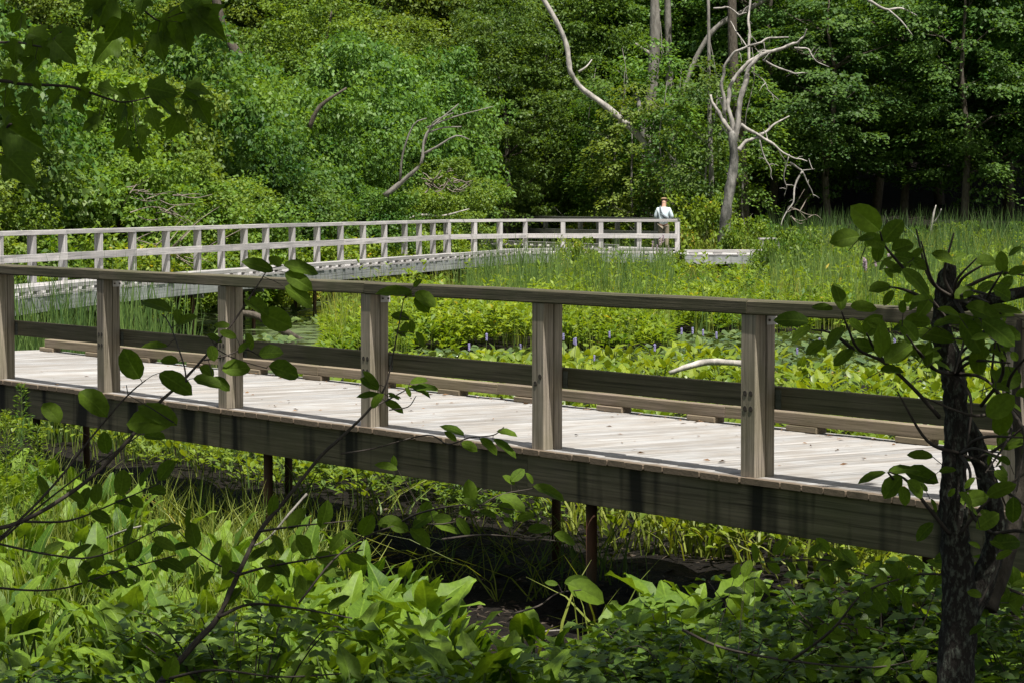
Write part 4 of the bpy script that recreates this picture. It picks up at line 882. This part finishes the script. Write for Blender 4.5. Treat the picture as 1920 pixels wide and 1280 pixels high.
branch_thing('maple_branch', 'dark hanging maple branch with lobed leaves in the upper left corner', 'branch', 9.0,
  [([(-120, 150), (0, 152), (40, 158), (130, 163), (195, 183), (235, 192), (300, 178)], 4, 1.5), ([(230, -60), (252, 0), (285, 32), (300, 40)], 3, 1.2), ([(-60, 78), (0, 80), (35, 80), (80, 88), (120, 80)], 3, 1.2), ([(-90, 255), (0, 245), (20, 233), (35, 238)], 3.5, 1.5), ([(100, 75), (120, 55)], 1.5, 1), ([(180, -50), (210, 0), (245, 60)], 2, 1), ([(-60, 280), (0, 286), (10, 292)], 2, 1)],
  maple_leaves, ml, .6, .85, droop=True)
main = [(270, 1320), (300, 1280), (370, 1200), (409, 1156), (446, 1077), (487, 995), (540, 931), (600, 856), (640, 819), (690, 770), (722, 725), (742, 640), (757, 560)]
branch_thing('sapling', 'slender sapling leaning right across the lower left, with oval leaves over the third post', 'sapling', 8.6,
  [(main, 7, 1.1), ([(446, 1077), (500, 1062), (580, 1048), (680, 1030)], 3, 1.2), ([(409, 1156), (470, 1132), (560, 1140), (660, 1158)], 3.5, 1.5), ([(300, 1275), (400, 1255), (520, 1268), (640, 1262)], 3, 1.4), ([(487, 995), (560, 985), (660, 975)], 2.5, 1), ([(700, 762), (735, 745), (765, 728)], 1.8, 1), ([(730, 768), (765, 762), (780, 742)], 1.4, .8), ([(446, 1077), (380, 1040), (330, 990)], 2, 1), ([(640, 850), (700, 840), (800, 815), (840, 832), (880, 820), (925, 815), (945, 800)], 1.6, 1)],
  [(697, 765, 650, 758), (692, 755, 657, 728), (688, 745, 666, 716), (703, 757, 720, 728), (728, 735, 752, 742), (770, 734, 818, 728), (765, 732, 806, 750), (765, 724, 797, 714), (757, 732, 770, 748), (705, 775, 744, 790), (712, 768, 737, 765),
   (757, 562, 687, 549), (757, 570, 726, 548), (760, 552, 776, 536), (763, 563, 806, 586), (763, 572, 792, 602), (752, 618, 714, 606), (748, 622, 737, 650), (755, 618, 759, 645), (765, 642, 786, 670), (745, 652, 724, 632),
   (870, 815, 828, 790), (855, 830, 835, 808), (900, 815, 936, 840), (925, 812, 972, 838), (932, 798, 970, 800), (865, 830, 895, 842)] + along([(487, 995), (560, 985), (660, 975)], 6, 45) + along([(446, 1077), (500, 1062), (580, 1048), (680, 1030)], 8, 42) + along([(409, 1156), (470, 1132), (560, 1140), (660, 1158)], 7, 42) + along([(300, 1275), (400, 1255), (520, 1268), (640, 1262)], 8, 42) + along([(446, 1077), (380, 1040), (330, 990)], 9, 48), fl)
branch_thing('sapling', 'leafy sapling twig with round leaves standing over the second and third posts at left', 'sapling', 7.8,
  [([(-80, 1075), (0, 1008), (95, 915), (187, 800), (240, 740), (273, 712)], 3.2, 1.2), ([(240, 740), (237, 722)], 1.2, 1)],
  [(237, 722, 204, 664), (273, 711, 340, 744), (128, 742, 186, 786), (327, 800, 252, 748), (322, 795, 228, 786), (95, 800, 60, 760)], fl, .7, 1.1)
branch_thing('sapling', 'taller sapling twig crossing the top rail between the third and fourth posts', 'sapling', 8.0,
  [([(-80, 1000), (40, 977), (170, 895), (262, 800), (300, 753), (333, 723), (383, 670), (433, 610), (480, 540), (500, 508)], 5, 1.2), ([(349, 715), (345, 685), (325, 625), (312, 598), (303, 590)], 1.8, 1), ([(383, 675), (420, 668), (460, 655), (495, 672)], 1.6, 1), ([(400, 650), (440, 672), (500, 690)], 1.4, .8)],
  [(502, 506, 574, 512), (498, 508, 474, 486), (482, 518, 424, 490), (506, 520, 560, 548), (506, 548, 566, 584), (428, 570, 480, 600), (462, 598, 524, 624), (303, 590, 247, 560), (324, 612, 360, 590), (328, 610, 322, 580), (312, 650, 266, 640), (404, 625, 372, 618), (455, 628, 425, 612), (410, 640, 418, 668), (430, 685, 482, 678), (488, 662, 534, 656), (498, 690, 556, 708), (460, 655, 478, 632), (342, 675, 308, 668), (348, 702, 378, 716), (378, 700, 432, 712), (408, 702, 442, 722), (360, 640, 392, 650), (470, 620, 486, 650)], fl, .7, 1.05)
lowst = [[(-60, 1035), (0, 1012), (60, 960), (150, 890), (240, 830), (280, 800)], [(40, 977), (130, 975), (220, 940), (300, 905)], [(-40, 1010), (100, 1040), (190, 1040), (320, 980)], [(-40, 1098), (100, 1105), (220, 1070), (330, 1040)]]
branch_thing('low_branch', 'thin dark branches with small oval leaves crossing the sunlit arums at the lower left', 'branch', 8.2, [(s, 2.6, 1.) for s in lowst],
  along(lowst[0], 5, 42, skip=.4) + along(lowst[1], 9, 42, skip=.3) + along(lowst[2], 8, 42, skip=.3) + along(lowst[3], 10, 42, skip=.4), fl)
mid = [[(560, 1130), (640, 1035), (740, 985), (850, 978), (930, 930), (1000, 915)], [(740, 985), (790, 960), (880, 945), (965, 955)], [(830, 1010), (900, 1002), (960, 1005), (1060, 1015)], [(960, 1150), (1010, 1135), (1045, 1112), (1090, 1105)]]
branch_thing('low_branch', 'twigs with broad oval leaves hanging before the dark mud hollow in the centre', 'branch', 8.4, [(s, 2.2, 1.) for s in mid],
  [(745, 880, 706, 862), (735, 885, 740, 856), (760, 900, 730, 895), (770, 998, 812, 962), (765, 1000, 808, 1030), (752, 990, 705, 985), (812, 972, 848, 968), (812, 995, 864, 1000), (885, 950, 862, 948), (900, 938, 872, 918), (900, 945, 932, 955), (935, 945, 988, 965), (965, 925, 945, 905), (1000, 925, 990, 902), (1000, 930, 1065, 948), (970, 990, 1002, 975), (960, 1002, 945, 985), (990, 1010, 1035, 1000), (1040, 1015, 1085, 1030), (1065, 1105, 1138, 1130), (1060, 1105, 1108, 1095), (1048, 1110, 1024, 1104)] + along(mid[0], 9, 40), fl, .7)
# right hand tree
rt = [([(1790, 1380), (1790, 1280), (1800, 1150), (1795, 1050), (1788, 960), (1788, 880), (1793, 790), (1790, 720), (1776, 660), (1764, 610), (1768, 560), (1776, 520), (1784, 496)], None), ]
o = empty('tree', P(1790, 1380, 8.), 0, 'dark lichened tree with a broken top in the right foreground', 'tree'); L0 = o.location.copy()
def rtube(nm, pts, rs, d0=8., d1=8., mat='bark', jt=.1, n=12):
    m = MB(); q = smoothpts([P(x, y, d0+(d1-d0)*i/(len(pts)-1))-L0 for i, (x, y) in enumerate(pts)], 6); k = len(q)
    m.tube(q, [np.interp(i/(k-1), np.linspace(0, 1, len(rs)), rs)*8/F for i in range(k)], n, jt); return m.build(nm, M[mat], o, True)
rtube('trunk', rt[0][0], (36, 35, 33, 29, 26, 24, 22, 23, 22, 17, 16, 17, 9), jt=.13, n=16)
rtube('branch', [(1800, 1180), (1845, 1080), (1868, 1000), (1850, 900), (1825, 820), (1800, 770)], (26, 24, 20, 19, 17, 12), 8.1, 8.06)
rtube('branch', [(1768, 585), (1800, 572), (1850, 562), (1900, 552), (1990, 530)], (17, 14, 12, 11, 10), 8.0, 7.9)
rtube('branch', [(1850, 1140), (1885, 1050), (1915, 900), (1905, 760), (1912, 600)], (20, 17, 13, 9, 6), 8.2, 8.4, 'dark_bark')
rst = [[(1762, 782), (1715, 730), (1660, 680), (1610, 655), (1590, 615), (1578, 585)], [(1775, 600), (1740, 555), (1700, 510), (1660, 462), (1650, 435)], [(1745, 565), (1700, 545), (1668, 538)], [(1800, 545), (1840, 525), (1880, 512), (1930, 518)], [(1830, 860), (1870, 840), (1930, 790)], [(1690, 930), (1680, 905), (1665, 885)], [(1780, 1000), (1740, 950), (1700, 900), (1668, 884)],
       [(1600, 655), (1560, 625), (1522, 618)], [(1660, 680), (1640, 655), (1625, 625)], [(1840, 760), (1880, 700), (1870, 640)], [(1850, 900), (1900, 930), (1940, 960)], [(1800, 1000), (1850, 940), (1930, 880)]]
for i in range(34):
    x, y = R.choice([(1790, 700), (1800, 850), (1790, 560), (1860, 1000), (1890, 760), (1850, 620)]); a = R.uniform(0, 6.28); L = R.uniform(60, 170)
    rst.append([(x, y), (x + L*.4*math.cos(a), y + L*.4*math.sin(a)), (x + L*math.cos(a+.4), y + L*math.sin(a+.4))])
for s in rst: rtube('twig', s, (4, 3, 1.5), 7.95, 7.7 + R.uniform(-.2, .2), 'twig', .05, 6)
rl = [(1650, 432, 1597, 388), (1655, 455, 1692, 410), (1652, 450, 1640, 492), (1612, 443, 1556, 450), (1660, 462, 1620, 440), (1672, 470, 1715, 455), (1675, 480, 1722, 485), (1690, 505, 1752, 545), (1670, 537, 1628, 543), (1675, 545, 1655, 570), (1786, 492, 1748, 472), (1790, 485, 1812, 474), (1830, 492, 1870, 488), (1876, 510, 1878, 472), (1890, 515, 1925, 495), (1578, 582, 1574, 526), (1562, 580, 1524, 568), (1594, 575, 1646, 570), (1517, 604, 1452, 592), (1520, 616, 1479, 632), (1720, 594, 1752, 554), (1700, 500, 1665, 505), (1735, 555, 1700, 575), (1690, 490, 1740, 500),
      (1800, 600, 1850, 660), (1790, 640, 1720, 610), (1720, 640, 1690, 600), (1650, 670, 1655, 610), (1640, 655, 1590, 640), (1620, 630, 1650, 590), (1660, 680, 1710, 640), (1700, 660, 1765, 650), (1745, 640, 1730, 690), (1765, 600, 1850, 590), (1810, 575, 1880, 600), (1850, 580, 1915, 570), (1840, 600, 1905, 640), (1830, 650, 1840, 710), (1790, 560, 1830, 540), (1860, 540, 1900, 560), (1660, 885, 1607, 892), (1665, 884, 1724, 868), (1695, 884, 1760, 898), (1690, 892, 1655, 932), (1700, 900, 1735, 930), (1690, 910, 1700, 945), (1870, 840, 1925, 815), (1850, 780, 1900, 740), (1860, 720, 1920, 700), (1880, 760, 1880, 820), (1600, 655, 1560, 680), (1585, 615, 1545, 650), (1850, 930, 1900, 900), (1800, 940, 1850, 925), (1830, 990, 1880, 960), (1860, 1020, 1920, 1010), (1750, 980, 1715, 1010), (1590, 600, 1625, 620), (1545, 640, 1510, 660), (1900, 930, 1900, 980), (1870, 640, 1890, 690)]
cpn = cam.location - L0; tw = MB()
for bx, by, tx, ty in rl:
    dd = 7.8 + R.uniform(-.25, .15); pb, pt = P(bx, by, dd)-L0, P(tx, ty, dd)-L0; ax = pt-pb; ax.y += R.uniform(-.3, .3)*ax.length
    set_leaf(o, R.choice(fl), pb, ax, ax.length, (R.uniform(-.5, .5), -R.uniform(.4, 1.), R.uniform(.3, 1)), wid=1.1)
for i in range(95):
    cx, cy = R.choice(((1840, 620), (1870, 560), (1700, 640), (1880, 700), (1890, 880), (1850, 980), (1880, 1100), (1700, 500), (1760, 930))); bx, by = cx + R.gauss(0, 40), cy + R.gauss(0, 35); th = R.uniform(0, 6.28); l = R.uniform(28, 52)
    dd = 7.9 + R.uniform(-.5, .4); pb, pt = P(bx, by, dd)-L0, P(bx + l*math.cos(th), by + l*math.sin(th)*.6, dd)-L0; ax = pt-pb; ax.y += R.uniform(-.4, .4)*ax.length
    set_leaf(o, R.choice(fl), pb, ax, ax.length, (R.uniform(-.5, .5), -R.uniform(.2, 1.), R.uniform(.4, 1)), wid=1.05)
    tw.tube([pb, pb - ax*.5 + Vector((0, .02, -.02))], .0014, 4, cap=False)
tw.build('petioles', M['twig'], o)['kind'] = 'stuff'
rb = [[(1960, 1130), (1850, 1090), (1750, 1075), (1640, 1080), (1560, 1050)], [(1480, 1240), (1560, 1180), (1620, 1110), (1700, 1080)], [(1280, 1180), (1360, 1215), (1500, 1240), (1640, 1250), (1740, 1230)], [(1540, 1170), (1600, 1170), (1680, 1190)]]
branch_thing('low_branch', 'crooked dark branches with small leaves low in the right foreground', 'branch', 9.6, [(s, 3.2, 1.2) for s in rb],
  along(rb[0], 26, 40) + along(rb[1], 16, 36) + along(rb[2], 14, 38) + along(rb[3], 8, 36) + along([(1380, 1100), (1480, 1060), (1620, 1090), (1720, 1120)], 22, 38), fl, .7)
# canopy over the photographer's bank: the trees whose shade covers the foreground
sh_cr = [crown_sprays('crown', LM['tree'], (0, 0, 7.4), (3.6, 3.2, 1.5), 52, 80, .15, (.6, 1.2))]
sh_tr = [limbs('trunk', 'dark_bark', 8.2, .16, 12, 2.6, .6, .3)]
for X, Y in ((-4.2, 2.), (-1.0, 3.), (2.6, 3.4), (5.8, 3.), (-3., 6.0), (1.2, 6.6), (4.2, 7.2), (-6.5, 5.5), (7.6, 6.8), (3., 9.), (-2.6, 8.3)):
    t_ = empty('overhanging_tree', (X, Y, float(gz(X, Y))), R.uniform(0, 6.28), 'tree on the near bank whose crown hangs over the camera', 'tree', 'trees overhanging the near bank')
    c = link('crown', sh_cr[0], t_); c.color = (.7, .8, .8, 1); c['kind'] = 'stuff'
    if abs(X)/max(Y, .1) > .23 or Y < 2: link('trunk', sh_tr[0], t_)

# ---------------------------------------------------------------- the person on the far platform
def skin(name, joints, edges, mat, parent, sub=2, root=0):
    me = bpy.data.meshes.new(name); me.from_pydata([j[:3] for j in joints], edges, []); o = link(name, me, parent); me.materials.append(mat)
    sk = o.modifiers.new('skin', 'SKIN'); sk.use_smooth_shade = True
    for v, j in zip(me.skin_vertices[0].data, joints): v.radius = (j[3], j[4] if len(j) > 4 else j[3])
    me.skin_vertices[0].data[root].use_root = True
    s = o.modifiers.new('smooth', 'SUBSURF'); s.levels = s.render_levels = sub; return o
fm = lambda n, a, b, sc=20: plainmat(n, a, b, sc, .85, .3, .01)
fleshm = plainmat('skin', (.42, .24, .17), (.5, .3, .22), 20, .6, .05, .002); shirtm = fm('pale blue shirt', (.50, .60, .64), (.62, .70, .73), 6)
trm = fm('khaki trousers', (.22, .19, .14), (.28, .24, .18)); capm = fm('tan cap', (.33, .22, .13), (.40, .28, .17)); bagm = fm('grey sling bag', (.10, .115, .13), (.14, .155, .17))
pp = G(1243, 477, DZ); pp = Vector(((1244-960)*92.6/F, 92.6, DZ))
pe = empty('person', pp, math.radians(-12), 'person in pale blue shirt, tan cap and grey sling bag, back to us, head bowed', 'person')
# x right, y away from the camera (the way the person faces)
B = [(0, 0, .95, .10, .09), (0, -.02, 1.15, .12, .09), (0, 0, 1.36, .14, .09), (0, .02, 1.49, .07, .07), (0, .07, 1.60, .085, .095), (0, .09, 1.68, .085, .1), (0, .10, 1.75, .05, .06),
     (-.19, 0, 1.40, .065), (-.29, .0, 1.14, .048), (-.16, .22, 1.12, .033), (-.10, .29, 1.14, .035), (.19, 0, 1.40, .065), (.29, .0, 1.14, .048), (.16, .22, 1.12, .033), (.10, .29, 1.14, .035),
     (-.10, 0, .88, .07), (-.11, .02, .48, .055), (-.12, -.02, .09, .045), (-.13, .13, .04, .04), (.10, 0, .88, .07), (.11, .02, .48, .055), (.12, -.02, .09, .045), (.13, .13, .04, .04)]
E = [(0, 1), (1, 2), (2, 3), (3, 4), (4, 5), (5, 6), (2, 7), (7, 8), (8, 9), (9, 10), (2, 11), (11, 12), (12, 13), (13, 14), (0, 15), (15, 16), (16, 17), (17, 18), (0, 19), (19, 20), (20, 21), (21, 22)]
for s, h in ((-1, 10), (1, 14)):               # fingers closed towards each other in front
    for k in range(5):
        a = len(B); y = .30 + .0*k; B += [(s*.085, .315, 1.165-.018*k, .010), (s*(.05 if k else .07), .335-(0 if k else .03), 1.165-.02*k, .009), (s*.03, .322, 1.16-.02*k, .008)]; E += [(h, a), (a, a+1), (a+1, a+2)]
skin('body', B, E, fleshm, pe)
skin('shirt', [(0, 0, .84, .21, .17), (0, -.02, 1.12, .185, .145), (0, -.01, 1.34, .19, .135), (0, .02, 1.47, .10, .09), (-.20, 0, 1.39, .09), (-.30, 0, 1.13, .07), (-.19, .18, 1.12, .05), (.20, 0, 1.39, .09), (.30, 0, 1.13, .07), (.19, .18, 1.12, .05)], [(0, 1), (1, 2), (2, 3), (2, 4), (4, 5), (5, 6), (2, 7), (7, 8), (8, 9)], shirtm, pe)
skin('trousers', [(0, 0, .93, .165, .13), (-.10, 0, .82, .11), (-.11, .02, .48, .085), (-.12, -.02, .10, .07), (.10, 0, .82, .11), (.11, .02, .48, .085), (.12, -.02, .10, .07)], [(0, 1), (1, 2), (2, 3), (0, 4), (4, 5), (5, 6)], trm, pe)
skin('hair', [(0, .055, 1.62, .088, .085), (0, .06, 1.66, .09, .09)], [(0, 1)], fm('grey hair', (.3, .25, .2), (.4, .35, .3)), pe)
skin('cap', [(0, .075, 1.69, .118, .125), (0, .085, 1.77, .09, .095), (0, .22, 1.68, .08, .025)], [(0, 1), (0, 2)], capm, pe)
for s in (-1, 1): skin('shoe', [(s*.12, -.04, .05, .055), (s*.13, .12, .04, .045), (s*.135, .2, .035, .035)], [(0, 1), (1, 2)], M['bolt'], pe)
bag = skin('sling_bag', [(-.02, -.17, 1.24, .035, .03), (.07, -.19, 1.14, .05, .05), (.17, -.15, 1.10, .045, .045)], [(0, 1), (1, 2)], bagm, pe)
m = MB(); m.tube(smoothpts([(-.10, .06, 1.50), (-.11, -.08, 1.50), (-.07, -.16, 1.36), (-.02, -.17, 1.25)], 4), .022, 6); m.tube(smoothpts([(.17, -.15, 1.10), (.24, -.05, 1.09), (.2, .12, 1.15), (0, .17, 1.35), (-.10, .06, 1.50)], 4), .018, 6); m.build('strap', bagm, bag)
print('objects', len(bpy.data.objects))

# ---------------------------------------------------------------- labels that say which one, from what stands next to each tree
marks = [(0, 'the left picture edge'), (280, 'the dead branch tangle'), (450, 'the upper left dark trunk'), (620, 'the dark leaning trunk'), (790, 'the curved grey dead limb'), (940, 'the railing bend'), (1075, 'the pale curved dead trunk'), (1215, 'the thick grey trunk'), (1370, 'the pale dead tree'), (1690, 'the bare hanging branch'), (1755, 'the forked bare stem'), (1920, 'the right picture edge')]
base_of = {'shrub': 'rounded green shrub', 'broad': 'dense broadleaf tree', 'maple': 'dark layered maple', 'bush': 'low yellow green bush', 'sapling': 'thin open light green sapling'}
ordn = ['nearest', 'second nearest', 'third nearest', 'fourth nearest', 'fifth nearest', 'sixth nearest', 'seventh nearest', 'eighth nearest', 'ninth nearest']
for key, rec in KIN.items():
    groups = {}
    for o in rec[6]:
        if not o.get('group'): continue
        px = o['px']; mx, mn = min(marks, key=lambda q: abs(q[0]-px)); side = 'left' if px < mx else 'right'
        if mx in (0, 1920): ph = 'at ' + mn
        else: ph = side + ' of ' + mn
        groups.setdefault((ph), []).append(o)
    for ph, os_ in groups.items():
        for k, o in enumerate(sorted(os_, key=lambda q: q.location.y)):
            o['label'] = base_of[key] + ' ' + ph + (', ' + ordn[min(k, 8)] + ' to us' if len(os_) > 1 else '')
for o in list(C.objects):
    if 'px' in o: del o['px']
bays = [(0, 'left of the first full post'), (200, 'in the bay right of the first full post'), (430, 'in the bay right of the second full post'), (710, 'in the bay between third and fourth full posts'), (1030, 'in the bay between fourth and fifth full posts'), (1420, 'right of the fifth full post'), (1760, 'beside or behind the right foreground tree')]
kinds = {'pickerelweed plants beyond the near boardwalk': 'pickerelweed', 'flowering pickerelweed plants': 'violet flowering pickerelweed', 'arrow arums at the lower left': 'sunlit arrow arum', 'arrow arums right of the mud': 'broad leaved arrow arum', 'arrow arums along the bottom': 'bank arrow arum', 'bank shrubs along the bottom': 'shaded bank shrub', 'cattail clumps at the left': 'cattail clump', 'cattail clumps before the far boardwalk': 'bend cattail clump', 'cattail clumps on the right': 'right marsh cattail clump', 'cattails before the forest': 'distant cattail clump', 'sticks on the mud': 'dead mud stick'}
bins = {}
for o in C.objects:
    g = o.get('group')
    if g in kinds and not o.parent: bins.setdefault(g, []).append(o)
for g, os_ in bins.items():
    ds = sorted(o.location.y for o in os_); a, b_ = ds[len(ds)//3], ds[2*len(ds)//3]
    for o in os_:
        px = 960 + F*o.location.x/o.location.y; ph = [t for x, t in bays if px >= x or x == 0][-1]
        row = 'front row' if o.location.y <= a else 'middle row' if o.location.y <= b_ else 'back row'
        o['label'] = kinds[g] + ' ' + ph + ', ' + row
